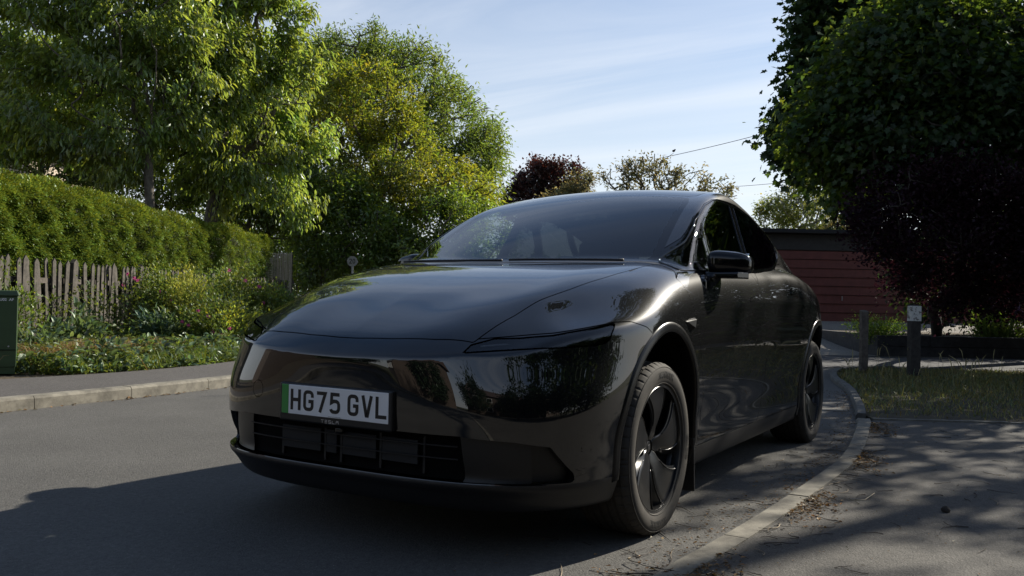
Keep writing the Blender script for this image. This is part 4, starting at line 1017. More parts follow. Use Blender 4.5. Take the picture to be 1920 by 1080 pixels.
# ---- left side: the two broad-leaved trees above the hedge
for k_, (xs_, dd_, lobes) in enumerate(((40, 29, [(20, 240, 110, 80), (120, 180, 110, 90), (60, 120, 90, 80), (180, 270, 80, 50), (110, 305, 90, 30), (190, 330, 70, 28)]), (270, 31, [(240, 230, 100, 90), (330, 270, 90, 70), (280, 150, 110, 80), (210, 300, 60, 45), (330, 330, 90, 45), (270, 360, 110, 32), (380, 390, 80, 32)]), (480, 30, [(430, 280, 90, 70), (500, 330, 90, 75), (480, 220, 90, 80), (540, 400, 70, 60), (450, 390, 80, 45)]))):
    tree('leafy_tree', ['bushy tree filling the gap behind the hedge at far left, beside the cream house', 'bushy tree behind the two grey trunks, seen between their crowns', 'bushy tree closing the view behind the right end of the hedge'][k_], 'tree', gp(px(xs_, dd_), dd_, 0), W2(px(xs_, dd_), dd_, 1.8), [LB(a, b, dd_, c, e) for a, b, c, e in lobes], 360, 22000, (LM['willow'], .17, .45, LEAF_SIMPLE, .25, .12), group='bushy trees behind the hedge', trunk=.12, tip=.008, spread=.22, shell=.5, rmin=.012)
wl = (LM['walnut'], .165, .36, LEAF_LONG, .22, .10)
d = 20.5
tree('walnut_tree', 'drooping-leaved tree with the thinner grey trunk, rising behind the middle of the hedge', 'tree', gp(px(296, d), d, .1), W2(px(268, d), d, pz(268, 262, d)),
     [LB(60, 60, d, 170, 130), LB(250, -20, d, 190, 150), LB(150, 190, d, 190, 110), LB(330, 130, d, 130, 130), LB(20, 230, d, 90, 60), LB(200, 290, d, 110, 45), LB(60, -60, d, 150, 100), LB(330, 250, d, 70, 60), LB(90, 280, d, 100, 35)], 660, 32000, wl, trunk=.11, spread=.15, droop=1.1, shell=.3, group='broad-leaved trees behind the hedge')
d = 22.5
tree('walnut_tree', 'drooping-leaved tree with a thick forked trunk near the right end of the hedge', 'tree', gp(px(362, d), d, .1), W2(px(412, d), d, pz(412, 285, d)),
     [LB(470, 40, d, 100, 110), LB(420, 190, d, 150, 130), LB(540, 230, d, 85, 100), LB(350, 60, d, 150, 120), LB(480, 330, d, 100, 55), LB(420, -60, d, 140, 90), LB(560, 120, d, 55, 60), LB(540, 380, d, 60, 50), LB(420, 340, d, 90, 45), LB(330, 290, d, 60, 50)], 600, 29000, wl, trunk=.17, spread=.15, droop=1.1, shell=.3, group='broad-leaved trees behind the hedge')
# ---- trees further back, left to right
d = 40
tree('willow_tree', 'tallest rounded grey-green tree rising against the sky left of the car roof', 'tree', gp(px(700, d), d, 0), W2(px(700, d), d, 4),
     [LB(640, 150, d, 130, 90), LB(740, 190, d, 120, 120), LB(840, 250, d, 90, 110), LB(880, 330, d, 75, 80), LB(660, 90, d, 90, 45), LB(590, 130, d, 70, 60), LB(905, 270, d, 45, 70), LB(770, 120, d, 60, 50)], 900, 42000,
     (LM['willow'], .20, .30, LEAF_SIMPLE, .22, .10), trunk=.35, tip=.012, spread=.28, shell=.45, rmin=.012)
d = 31
tree('hawthorn_tree', 'yellow-green tree with visible dark limbs in front of the grey-green one, left of the windscreen', 'tree', gp(px(690, d), d, 0), W2(px(700, d), d, 3.0),
     [LB(680, 190, d, 110, 80), LB(740, 270, d, 90, 85), LB(620, 260, d, 80, 110), LB(800, 350, d, 130, 60), LB(880, 360, d, 65, 55), LB(700, 360, d, 120, 80)], 640, 30000,
     (LM['thorn'], .15, .45, LEAF_SIMPLE, .22, .14), trunk=.25, tip=.009, spread=.20, shell=.4, rmin=.01)
d = 29
for lab, lobes, n_ in (('bushy green shrub directly right of the reed screen, left of the speed sign', [LB(610, 440, d, 62, 70), LB(615, 370, d, 65, 60), LB(612, 510, d, 55, 40)], 15000),
                       ('big leafy shrub behind the speed sign and the bonnet, beneath the yellow-green tree', [LB(680, 440, d, 85, 70), LB(650, 380, d, 60, 50), LB(740, 470, d, 60, 50), LB(690, 490, d, 80, 40)], 17000),
                       ('leafy shrub behind the far door mirror and windscreen pillar, beneath the yellow-green tree', [LB(790, 420, d, 80, 60), LB(850, 400, d, 75, 50), LB(800, 480, d, 110, 50), LB(900, 460, d, 90, 50)], 17000)):
    c0 = lobes[0][0]; tree('shrub', lab, 'shrub', (c0[0], c0[1], 0), (c0[0], c0[1], 1.0), lobes, 260, n_, (LM['shrub'], .13, .5, LEAF_SIMPLE, .25, .12), group='shrubs below the trees', trunk=.09, tip=.006, spread=.17, shell=.6, rmin=.01)
tree('shrub', 'dark shrubbery closing the gap behind the reed screen', 'shrub', gp(px(545, 34), 34, 0), gp(px(545, 34), 34, 1.0), [LB(500, 470, 34, 70, 60), LB(570, 480, 34, 80, 60), LB(540, 530, 34, 90, 40), LB(650, 520, 34, 70, 40), LB(430, 450, 34, 60, 50)], 260, 15000, (LM['shrub'], .16, .5, LEAF_SIMPLE, .25, .12), group='shrubs below the trees', trunk=.09, tip=.006, spread=.22, shell=.5, rmin=.012)
d = 52
tree('plum_tree', 'dark purple-leaved tree behind the left part of the car roof', 'tree', gp(px(1010, d), d, 0), W2(px(1010, d), d, 3),
     [LB(1010, 345, d, 52, 50), LB(1050, 335, d, 40, 38), LB(985, 380, d, 50, 50), LB(1075, 370, d, 36, 40)], 320, 15000, (LM['plum'], .20, .55, LEAF_SIMPLE, .3, .1), trunk=.25, tip=.012, spread=.22, rmin=.012)
tree('garden_tree', 'small olive-green tree just right of the dark purple one', 'tree', gp(px(1085, 48), 48, 0), W2(px(1085, 48), 48, 3),
     [LB(1085, 350, 48, 30, 38), LB(1060, 385, 48, 50, 35)], 160, 6000, (LM['pinkish'], .17, .5, LEAF_SIMPLE, .25, .12), trunk=.18, tip=.011, spread=.2, rmin=.012)
d = 44
tree('rowan_tree', 'sparse airy tree with thin bare twigs behind the middle of the car roof', 'tree', gp(px(1190, d), d, 0), W2(px(1190, d), d, 3.6),
     [LB(1160, 345, d, 50, 42), LB(1215, 325, d, 55, 40), LB(1290, 350, d, 55, 40), LB(1345, 360, d, 38, 38), LB(1170, 310, d, 28, 22), LB(1250, 385, d, 110, 30)], 300, 5600, (LM['pinkish'], .17, .5, LEAF_SIMPLE, .25, .14), trunk=.2, tip=.013, spread=.16, shell=.3, rmin=.004, alpha=.5)
d = 33
tree('birch_tree', 'light yellow-green birch standing behind the garage roof', 'tree', gp(px(1500, d), d, 0), W2(px(1500, d), d, 2.5),
     [LB(1490, 390, d, 70, 45), LB(1520, 350, d, 45, 40), LB(1455, 400, d, 38, 40), LB(1500, 325, d, 26, 20), LB(1545, 395, d, 40, 40), LB(1500, 450, d, 80, 40)], 320, 12500, (LM['birch'], .11, .55, LEAF_SIMPLE, .25, .14), trunk=.14, tip=.006, bark='birch', spread=.16, shell=.35, rmin=.005)
tree('laurel_bush', 'low olive bush showing above the garage roof beside the birch', 'bush', gp(px(1595, 31), 31, 0), W2(px(1595, 31), 31, 1.5),
     [LB(1590, 425, 31, 38, 28), LB(1640, 430, 31, 45, 25)], 100, 4000, (LM['pinkish'], .12, .5, LEAF_SIMPLE, .25, .12), trunk=.08, spread=.15, rmin=.01)
# ---- clipped yew hedge
def yew_hedge():
    root = empty('hedge', gp(-7.9, 17, .1)); tag(root, 'long clipped evergreen hedge with bright green tips standing behind the picket fence', 'hedge')
    lat0, w_, H, d0, d1 = -7.25, 1.7, 2.66, 8.6, 26.2
    def surf(n, dmin, dmax):
        # points over the road-side face, rounded shoulder, top and far end
        dd = 1/rng.uniform(1/dmax, 1/dmin, n); u = rng.uniform(0, 1, n)
        face = u < .66; z = np.where(face, rng.uniform(1.16, H-.3, n), 0); l = np.full(n, lat0, float)
        nx = np.ones(n); nz = np.zeros(n)
        a = rng.uniform(0, 1, n); sh = (u >= .66) & (u < .86); th = a*np.pi/2; l = np.where(sh, lat0-.42+.42*np.cos(th), l); z = np.where(sh, H-.36+.36*np.sin(th), z); nx = np.where(sh, np.cos(th), nx); nz = np.where(sh, np.sin(th), nz)
        tp = u >= .86; l = np.where(tp, lat0-.42-a*1.2, l); z = np.where(tp, H, z); nx = np.where(tp, 0, nx); nz = np.where(tp, 1, nz)
        z = z-.10*sst((14-dd)/5)*0; l = l-.10*np.cos(z*1.3); return dd, l, z, nx, nz
    n = 215000; dd, l, z, nx, nz = surf(n, d0, d1)
    # rounded far end
    end = rng.uniform(0, 1, n) < .05; a = rng.uniform(0, 1, n)*np.pi/2; dd = np.where(end, d1-.5+.55*np.sin(a), dd); l = np.where(end, lat0-.5+.5*np.cos(a)-rng.uniform(0, 1, n)*1.1*np.sin(a), l); ny = np.where(end, np.sin(a), 0); nx = np.where(end, np.cos(a), nx)
    # uneven clipping: lumps and hollows
    lump = .03*np.sin(dd*2.1+z*1.3)+.03*np.sin(dd*4.7-z*3.1+1)+.035*np.sin(dd*9.3+z*9.7)+.035*np.sin(z*19-dd*4+2+np.sin(dd*7))
    dep = lump-np.abs(rng.normal(0, .05, n)); l = l+nx*dep; z = z+nz*dep+.035*np.sin(dd*.9)+.015*np.sin(dd*3.3+1)*nz; dd = dd+ny*dep
    c = np.array([W2(0, 0)]); P2 = np.array(CAM[:2])+l[:, None]*_r2+dd[:, None]*_f2; P = np.concatenate([P2, z[:, None]], 1)
    N3 = np.concatenate([nx[:, None]*_r2+ny[:, None]*_f2, nz[:, None]], 1); N3 = unit(N3)
    Ax = unit(N3*.75+rng.normal(0, .45, (n, 3))+np.array([0, 0, .10])+np.concatenate([_f2*.25*0, [0]])); Nn = unit(rng.normal(0, .4, (n, 3))+np.array([0, 0, 1.]))
    ti = tints(n, .22, .10); newg = np.clip((z-1.9)/.8, 0, 1)**1.5; ti[:, 0] *= 1+.48*newg; ti[:, 1] *= 1+.30*newg
    ti *= np.exp(.25*np.sin(dd*5+z*4)+.2*np.sin(z*9-dd*3))[:, None]**.6
    leaves('hedge_foliage', P-np.array(root.location), Ax, Nn, .060, .46, ti, LM['yew'], root, SPRIG)
    # the dense twiggy inside
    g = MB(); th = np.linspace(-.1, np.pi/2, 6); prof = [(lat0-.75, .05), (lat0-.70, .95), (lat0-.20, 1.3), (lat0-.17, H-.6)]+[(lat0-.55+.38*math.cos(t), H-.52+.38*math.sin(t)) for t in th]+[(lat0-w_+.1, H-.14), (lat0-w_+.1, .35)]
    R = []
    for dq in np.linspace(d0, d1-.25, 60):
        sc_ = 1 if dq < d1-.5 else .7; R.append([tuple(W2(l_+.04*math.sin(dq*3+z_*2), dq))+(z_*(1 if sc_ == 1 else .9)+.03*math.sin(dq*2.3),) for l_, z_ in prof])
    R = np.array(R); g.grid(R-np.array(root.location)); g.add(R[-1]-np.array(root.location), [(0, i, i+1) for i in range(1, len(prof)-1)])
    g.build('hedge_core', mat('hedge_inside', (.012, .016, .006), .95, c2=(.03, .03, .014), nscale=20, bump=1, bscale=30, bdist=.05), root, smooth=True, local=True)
yew_hedge()
# ---- weathered picket fence
M['wood'] = mat('weathered_wood', (.030, .026, .021), .85, c2=(.115, .10, .082), nscale=16, thr=(.3, .7), bump=.5, bscale=60, bdist=.004)
M['wood2'] = mat('old_timber', (.055, .045, .036), .9, c2=(.13, .11, .09), nscale=13, bump=.6, bscale=60, bdist=.004)
def picket(mb, P, ln, w_, t, H, lean, roll):
    R = rotm('Z', ln)@rotm('X', lean)@rotm('Y', roll); x, y = t/2, w_/2
    v = np.array([(-x, -y, 0), (x, -y, 0), (x, y, 0), (-x, y, 0), (-x, -y, H-.06), (x, -y, H-.06), (x, y, H-.06), (-x, y, H-.06), (-x, 0, H), (x, 0, H)])
    mb.add(v@R.T+np.array(P), [(0, 3, 2, 1), (0, 1, 5, 4), (1, 2, 6, 5), (2, 3, 7, 6), (3, 0, 4, 7), (4, 5, 9, 8), (6, 7, 8, 9)])
    mb.add((v@R.T+np.array(P))[[5, 6, 9, 4, 7, 8]], [(0, 1, 2), (4, 3, 5)])
fr = empty('picket_fence', gp(-6.95, 14, .1)); tag(fr, 'weathered wooden picket fence with pointed tops standing in front of the clipped hedge', 'fence')
face = math.atan2(_r2[1], _r2[0]); loc0 = np.array(fr.location); dq = 8.4; npk = 0; far = MB()
while dq < 28.5:
    mb = MB() if npk < 90 else far; x, y = W2(-6.95+rng.normal(0, .012), dq)
    big = (npk % 14 == 5)
    picket(mb, np.array([x, y, .08])-loc0, face, rng.uniform(.085, .11)*(1.5 if big else 1), .022 if not big else .07, 1.32+rng.normal(0, .022)+(.05 if big else 0), rng.normal(0.02, .035), rng.normal(0, .03))
    if npk < 90: mb.build('picket', M['wood'], fr, local=True)
    dq += rng.uniform(.15, .185); npk += 1
o = far.build('far_pickets', M['wood'], fr, local=True); o['kind'] = 'stuff'
for zz in (.42, 1.08):
    rb = MB()
    for k in range(10):
        a = W2(-7.0, 8.3+k*2); b = W2(-7.0, 8.3+k*2+1.99); m = (a+b)/2; rb.box(np.array([m[0], m[1], zz])-loc0, (.04, 1.99, .08), rotm('Z', math.atan2(_f2[1], _f2[0])-math.pi/2))
    rb.build('rail', M['wood2'], fr, local=True)
# ---- reed screen beyond the end of the hedge
sr = empty('reed_screen', gp(-6.9, 27.2, 0)); tag(sr, 'tall pale reed screen panel at the far end of the hedge', 'screen')
rs = MB()
for k in range(60):
    l = px(497, 27.2)+k*.0135*1.0; h = pz(520, 474, 27.2)+rng.normal(0, .02); a = W2(l, 27.2+rng.normal(0, .01)); rs.tube([np.array([a[0], a[1], .3])-np.array(sr.location), np.array([a[0]+rng.normal(0, .01), a[1], h])-np.array(sr.location)], .0065, 5)
rs.build('reeds', mat('reed_canes', (.42, .37, .30), .8, c2=(.65, .58, .48), nscale=30), sr, local=True)
sp_ = MB()
for l in (px(497, 27.3), px(545, 27.3)): a = W2(l, 27.3); sp_.box(np.array([a[0], a[1], 1.1])-np.array(sr.location), (.07, .07, 2.2))
sp_.build('posts', M['wood2'], sr, local=True)
# ---- 20 mph sign
dS = 26.; sx, sz = px(660, dS), pz(660, 490, dS); a = W2(sx, dS); sg = empty('speed_sign', (a[0], a[1], 0)); tag(sg, 'small round speed limit sign with red ring reading 20 on a grey pole', 'road sign')
sg.rotation_euler = (0, 0, math.atan2(-_f2[1], -_f2[0]))    # local +x looks at the camera
def disc(r0, r1, x, n=40):
    t = np.arange(n+1)*2*np.pi/n; return np.stack([np.stack([np.full(n+1, x), r*np.cos(t), r*np.sin(t)], -1) for r in (r0, r1)])
MB().tube([(0, 0, 0), (0, 0, sz+.13)], .03, 10).build('pole', mat('galvanised', (.32, .33, .34), .5, metal=.4), sg, local=True)
hd = MB().tube([(.035, 0, sz), (.042, 0, sz)], .155, 40).build('sign_plate', mat('sign_grey', (.25, .25, .26), .5), sg, local=True)
MB().grid(disc(.0, .118, .0445)).build('sign_face', M['white'], hd, local=True); MB().grid(disc(.100, .158, .046)).build('sign_ring', mat('sign_red', (.60, .02, .02), .4), hd, local=True)
nb = MB(); f_ = lambda u, v: (.0465, u, sz+v)
stroke(nb, [(-.078, .04), (-.066, .062), (-.040, .066), (-.020, .05), (-.024, .028), (-.075, -.055), (-.075, -.056), (-.012, -.056)], .022, f_)
stroke(nb, [(.062, .0)]+[(.048+.032*math.cos(t)*1., .004+.064*math.sin(t)) for t in np.linspace(.0, 2*math.pi, 15)][1:]+[(.080, .004)], .021, f_)
nb.build('sign_number', M['black'], hd, local=True)
# ---- green street cabinet
cb = empty('street_cabinet', tuple(gp(px(-30, 8.75), 8.75, .1))); cb.rotation_euler = (0, 0, YAW+.50); tag(cb, 'dark green steel telecom cabinet at the left end of the fence, lettered BU02', 'street cabinet')
M['cabgreen'] = mat('cabinet_green', (.040, .075, .028), .45, noise=.12, nscale=5)
MB().box((0, 0, .42), (.42, .60, .70)).build('cabinet_body', M['cabgreen'], cb, local=True, bevel=.006)
MB().box((0, 0, .035), (.40, .58, .07)).build('plinth', M['cabgreen'], cb, local=True, bevel=.004)
MB().box((0, 0, .80), (.46, .63, .055), taper=.94).build('lid', M['cabgreen'], cb, local=True, bevel=.008)
MB().box((-.2125, -.0, .24), (.006, .60, .006)).build('door_seam', M['cavity'], cb, local=True)
me = text_mesh('8BU02  AF', .036, .0007)
for v in me.vertices: v.co = (-.2125, -(v.co.x+.185), .735+v.co.y)
put('cabinet_lettering', me, M['white'], cb, local=True)
MB().tube([(-.21, -.23, .275), (-.216, -.23, .275)], .008, 10).build('lock', M['silver'], cb, local=True)
# ---- house gable behind the trees
hb = empty('house', gp(px(60, 40), 40, 0)); tag(hb, 'pale cream house glimpsed through the leaves above the hedge at far left', 'house')
hx = px(15, 40); hm = MB(); c_ = W2(px(20, 42), 43)-np.array(hb.location[:2]); Rz = rotm('Z', YAW)
hm.box((c_[0], c_[1], 3.6), (7, 4.2, 7.2), Rz).build('wall', mat('cream_render', (.46, .38, .29), .8, noise=.06, nscale=2), hb, local=True)
rm = MB(); v = np.array([(-3.8, -2.5, 7.1), (3.8, -2.5, 7.1), (3.8, 2.5, 7.1), (-3.8, 2.5, 7.1), (-3.8, 0, 9.2), (3.8, 0, 9.2)])@Rz.T+np.array([c_[0], c_[1], 0])
rm.add(v, [(0, 1, 5, 4), (2, 3, 4, 5), (0, 3, 2, 1)]).add(v[[0, 4, 3, 1, 2, 5]], [(0, 1, 2), (3, 4, 5)]).build('roof', mat('brown_tiles', (.12, .07, .05), .85, noise=.2, nscale=12), hb, local=True)
wmn = MB().box(np.array([c_[0], c_[1], 4.4])+Rz@np.array([-3.52, .9, 0]), (.06, 1.1, 1.3), Rz); wo = wmn.build('window', M['white'], hb, local=True)
MB().box(np.array([c_[0], c_[1], 4.4])+Rz@np.array([-3.56, .9, 0]), (.03, .94, 1.12), Rz).build('pane', M['gloss'], wo, local=True)
# ------------------------------------------------------------------ planting in front of the fence
def clump(name, label, cat, l, d, rx, rd, h, n, leaf, group=None, stems=14, z0=.09, up=.35, shape_pow=.5, low=.1):
    """a leafy plant: stems from the ground, leaves filling a rounded irregular mass"""
    x, y = W2(l, d); root = empty(name, (x, y, z0)); tag(root, label, cat, group)
    ns = stems; tips = rng.uniform(-1, 1, (ns, 2)); tips /= np.maximum(np.linalg.norm(tips, axis=1), 1)[:, None]; hh = h*np.sqrt(np.maximum(1-.55*(tips**2).sum(1), .1))*rng.uniform(.75, 1.08, ns)
    mb = MB(); T_ = []
    for (a, b), q in zip(tips, hh):
        e = _r2*a*rx+_f2*b*rd; t = np.linspace(0, 1, 7); P = np.stack([e[0]*(.2+.8*t**1.4), e[1]*(.2+.8*t**1.4), q*t-.05*h*np.sin(t*3)], -1)+rng.normal(0, .012, (7, 3)); P[0, 2] = 0; T_.append(P); mb.tube(P, np.linspace(.006, .0025, 7), 4, cap=False)
    mb.build('stems', M['stem'] if 'stem' in M else M.setdefault('stem', mat('green_stem', (.08, .10, .03), .7)), root, local=True, smooth=True)
    T_ = np.array(T_); k = rng.integers(0, ns, n); u = rng.uniform(low, 1, n)**.8; i = np.minimum((u*6).astype(int), 5); f = (u*6-i)[:, None]
    q = T_[k, i]*(1-f)+T_[k, i+1]*f; P = q+rng.normal(0, 1, (n, 3))*np.array([.11, .11, .06])*max(rx, .35)**.5*1.3; P[:, 2] = np.abs(P[:, 2])
    ow = unit(P*np.array([1, 1, .4])+1e-6); Ax = unit(ow*.8+rng.normal(0, .5, (n, 3))+np.array([0, 0, up])); Nn = unit(rng.normal(0, .45, (n, 3))+ow*.3+np.array([0, 0, 1.]))
    ti = tints(ns, leaf[4], leaf[5])[k]*tints(n, leaf[4]*.6, leaf[5]*.6)
    leaves('foliage', P, Ax, Nn, leaf[1], leaf[2], ti, leaf[0], root, leaf[3]); return root
def blossoms(root, pts, r, material, name='flower', n=7):
    """open five-petalled flowers at given offsets"""
    for c in pts:
        P = np.repeat(np.array([c], float), n, 0); a = np.arange(n)*2*np.pi/n+rng.uniform(0, 6)
        v = np.stack([np.cos(a), np.sin(a), a*0], -1); tilt = Matrix.Rotation(rad(65), 3, Vector((-_f2[1], _f2[0], 0)).normalized()) @ Matrix.Rotation(rng.uniform(0, .5), 3, 'Z'); v = v@np.array(tilt).T
        leaves(name, P, v, np.repeat(np.array([[-_f2[0]+_r2[0]*.3, -_f2[1]+_r2[1]*.3, .7]]), n, 0), r, .75, tints(n, .12, .05), material, root, LEAF_SIMPLE, .12)
ivy = (LM['ivy'], .055, .62, LEAF_SIMPLE, .25, .12); big = (LM['bluegreen'], .12, .42, LEAF_LONG, .2, .08); mid = (LM['ivy'], .085, .5, LEAF_LONG, .22, .10)
g_ = 'plants growing against the picket fence'
clump('shrub', 'leafy plant with pale drooping leaves standing against the pickets at left', 'plant', px(145, 11.7), 11.7, .28, .22, .62, 360, big, g_, 10, low=.3)
clump('shrub', 'low leafy plant behind the green cabinet at the foot of the fence', 'plant', px(60, 10.4), 10.4, .38, .3, .42, 700, (LM['bluegreen'], .075, .5, LEAF_LONG, .2, .08), g_, 14)
r1 = clump('rose_bush', 'climbing rose with a single pink bloom above the green cabinet', 'rose', px(15, 11.4), 11.4, .45, .3, 1.18, 520, ivy, g_, 9, low=.45)
blossoms(r1, [(.10, -.18, .98)], .05, LM['pink'])
clump('climber', 'thin climbing plant straggling up the pickets in the middle of the near fence', 'plant', px(200, 13.6), 13.6, .75, .2, 1.15, 950, ivy, g_, 22, low=.15)
clump('climber', 'thin climbing plant on the pickets between the drooping plant and the cabinet', 'plant', px(95, 12.4), 12.4, .45, .15, 1.0, 330, ivy, g_, 12, low=.1)
clump('shrub', 'dark glossy-leaved plant low in front of the flowering bushes', 'plant', px(318, 12.8), 12.8, .42, .3, .66, 800, (LM['bluegreen'], .10, .42, LEAF_LONG, .15, .06), g_, 12, low=.3)
r2 = clump('flowering_bush', 'rounded bush with purple-pink flowers at the right end of the near pickets', 'bush', px(325, 14.2), 14.2, .62, .5, 1.30, 6500, (LM['ivy'], .05, .6, LEAF_SIMPLE, .28, .14), g_, 26)
blossoms(r2, [tuple(np.append(_r2*a-_f2*.42, z)) for a, z in ((-.55, 1.12), (-.45, 1.06), (-.40, 1.03), (-.05, .86), (.12, .72), (-.62, .95))], .038, LM['pink'])
clump('lime_shrub', 'pale yellow feathery bush catching the sun in the middle of the planting', 'bush', px(362, 14.3), 14.0, .30, .22, 1.26, 4200, (LM['lime'], .045, .4, LEAF_SIMPLE, .16, .06), g_, 18, low=.5)
r3 = clump('flowering_bush', 'wide green bush with small pink flowers near the kerb, left of the car bumper', 'bush', px(420, 12.9), 12.9, .62, .5, .86, 6500, (LM['ivy'], .048, .6, LEAF_SIMPLE, .26, .14), g_, 26)
blossoms(r3, [tuple(np.append(_r2*a-_f2*.48, z)) for a, z in ((-.42, .44), (-.33, .39), (.02, .30), (.12, .27), (-.05, .52), (.25, .36), (-.2, .60))], .034, LM['pink'])
r4 = clump('flowering_bush', 'tall loose bush with a few pink roses beneath the end of the hedge', 'bush', px(455, 15.6), 15.6, .75, .5, 1.42, 7000, (LM['ivy'], .055, .6, LEAF_SIMPLE, .28, .14), g_, 28)
blossoms(r4, [tuple(np.append(_r2*a-_f2*.45, z)) for a, z in ((.18, 1.08), (-.1, 1.25), (.42, .98), (.5, .7))], .042, LM['pink'])
clump('shrub', 'low green bush just beyond the car headlamp at left, in front of the far fence', 'bush', px(510, 15.5), 15.5, .7, .5, 1.0, 5000, (LM['ivy'], .055, .6, LEAF_SIMPLE, .28, .14), g_, 24)
clump('shrub', 'green bush in front of the far pickets beside the speed sign', 'bush', px(585, 19), 19, .8, .6, .75, 5500, (LM['ivy'], .075, .6, LEAF_SIMPLE, .28, .14), g_, 24)
for l_, d_, h_, n_, lb_ in ((px(318, 16.6), 16.4, 1.38, 4200, 'leafy bush swallowing the pickets behind the purple-pink flowers'), (px(395, 18.2), 18.0, 1.42, 4600, 'leafy bush hiding the fence behind the pale yellow feathery bush'), (px(470, 20.5), 20.2, 1.3, 4600, 'leafy bush hiding the last pickets under the end of the hedge')):
    clump('shrub', lb_, 'bush', l_, d_, .75, .5, h_, n_, (LM['ivy'], .06, .6, LEAF_SIMPLE, .28, .14), g_, 24)
# weeds and ground cover along the back of the footway
def strip(name, label, n, dlo, dhi, hmax, leaf, edge=0, back=1.25, pw=1., parent=None, sx=None):
    """ground cover scattered between the footway edge and the fence"""
    s = rng.uniform(0, 1, n); i = s*(len(PV)-1); d = rng.uniform(dlo, dhi, n); l0 = np.interp(d, PV[:, 1], PV[:, 0]); u = rng.uniform(0, 1, n)**pw; l = l0-.02-edge-u*back
    patch = .5+.5*np.sin(l*5+d*3.1)*np.sin(d*4.3-l*2.2+1); keep = rng.uniform(0, 1, n) < .35+.65*patch; l, d, u, patch = l[keep], d[keep], u[keep], patch[keep]; n = len(l)
    xy = np.array(CAM[:2])+l[:, None]*_r2+d[:, None]*_f2; z = .085+rng.uniform(0, 1, n)*hmax*(.25+.75*patch)*(.35+.65*np.minimum(u*4, 1))
    P = np.concatenate([xy, z[:, None]], 1); Ax = unit(rng.normal(0, 1, (n, 3))*np.array([1, 1, .4])+np.array([0, 0, .45])); Nn = unit(rng.normal(0, .4, (n, 3))+np.array([0, 0, 1.]))
    ti = tints(n, leaf[4], leaf[5])*np.exp(.3*np.sin(l*7+d*5))[:, None]**.8
    o = leaves(name, P, Ax, Nn, leaf[1], leaf[2], ti, leaf[0], None, leaf[3], kind='stuff'); return o
PV = PV[np.argsort(PV[:, 1])]
strip('ground_cover', '', 23000, 8.8, 13.5, .30, (LM['ivy'], .06, .6, LEAF_SIMPLE, .25, .12), back=2.3)
strip('ground_cover', '', 3600, 8.8, 13.5, .34, (LM['bluegreen'], .085, .5, LEAF_LONG, .22, .1), back=1.0)
strip('ground_cover', '', 16000, 11, 25, .45, (LM['ivy'], .07, .6, LEAF_SIMPLE, .3, .12), back=4.2, edge=.8)
def blades(name, l, d, h, n_r, material, wid=.010, bend=.5, z0=.085, kind='stuff', sv=.18, yv=.15, zfun=None):
    """grass: each blade a bent tapering strip of three pieces"""
    n = len(l); xy = np.array(CAM[:2])+l[:, None]*_r2+d[:, None]*_f2; a = rng.uniform(0, 2*np.pi, n); dr = np.stack([np.cos(a), np.sin(a)], -1); sd_ = np.stack([-dr[:, 1], dr[:, 0]], -1)
    hh = h*rng.uniform(.45, 1.1, n); bd = bend*hh*rng.uniform(.2, 1.3, n); ks = np.array([0, .4, .75, 1.]); wk = np.array([1, .85, .55, .05]); V = np.zeros((n, 8, 3)); zb = z0 if zfun is None else zfun(xy)
    for j, (k, w_) in enumerate(zip(ks, wk)):
        c = xy+dr*(bd*k**1.8)[:, None]; z = zb+hh*(k-.25*bend*k**3)
        for q, s in ((0, -1), (1, 1)):
            V[:, 2*j+q, :2] = c+sd_*(s*wid*w_/2); V[:, 2*j+q, 2] = z
    F = np.array([(0, 1, 3, 2), (2, 3, 5, 4), (4, 5, 7, 6)]); F = (F[None]+np.arange(n)[:, None, None]*8).reshape(-1, 4)
    o = put(name, npmesh(name, V.reshape(-1, 3), F, smooth=False, cols=np.repeat(tints(n, sv, yv), 8, 0)), material); o['kind'] = kind; return o
# dried daffodil-like straw lying among the weeds
n = 2600; c = rng.integers(0, 9, n); cx = np.array([px(q, 10.6) for q in (60, 150, 185, 215, 250, 170, 330, 240, 120)]); cdp = np.array([9.6, 10.2, 10.5, 10.9, 11.2, 11.0, 11.6, 10.6, 10.0])
blades('dry_grass', cx[c]*cdp[c]/10.6+rng.normal(0, .26, n), cdp[c]-.1+rng.normal(0, .33, n), .40, 0, LM['straw'], wid=.010, bend=1.7, z0=.10, yv=.2)
n = 2500; dd = rng.uniform(8.8, 13.5, n); blades('tall_grass', np.interp(dd, PV[:, 1], PV[:, 0])-.05-rng.uniform(0, 1, n)*1.1, dd, .26, 0, LM['ivy'], wid=.009, bend=.9, z0=.09)
# fallen leaves in the gutter of the far kerb
def flat_litter(name, l, d, z, size, material, wid=.6, kind='stuff', lift=.3):
    n = len(l); xy = np.array(CAM[:2])+l[:, None]*_r2+d[:, None]*_f2; P = np.concatenate([xy, np.broadcast_to(z, (n,))[:, None]], 1); Ax = unit(rng.normal(0, 1, (n, 3))*np.array([1, 1, .12])); Nn = unit(rng.normal(0, lift, (n, 3))+np.array([0, 0, 1.]))
    return leaves(name, P, Ax, Nn, size, wid, tints(n, .35, .12), material, None, LEAF_SIMPLE, .6, kind=kind)
n = 700; s = rng.uniform(0, 1, n); k = np.interp(s, [0, 1], [0, len(KL)-1]); dd = rng.uniform(5.5, 16, n); cl = np.exp(1.2*np.sin(dd*5)); keep = rng.uniform(0, 3, n) < cl; dd = dd[keep]
flat_litter('gutter_leaves', np.interp(dd, KL[:, 1], KL[:, 0])+.02+np.abs(rng.normal(0, .035, len(dd))), dd, .006, .030, LM['litter'])
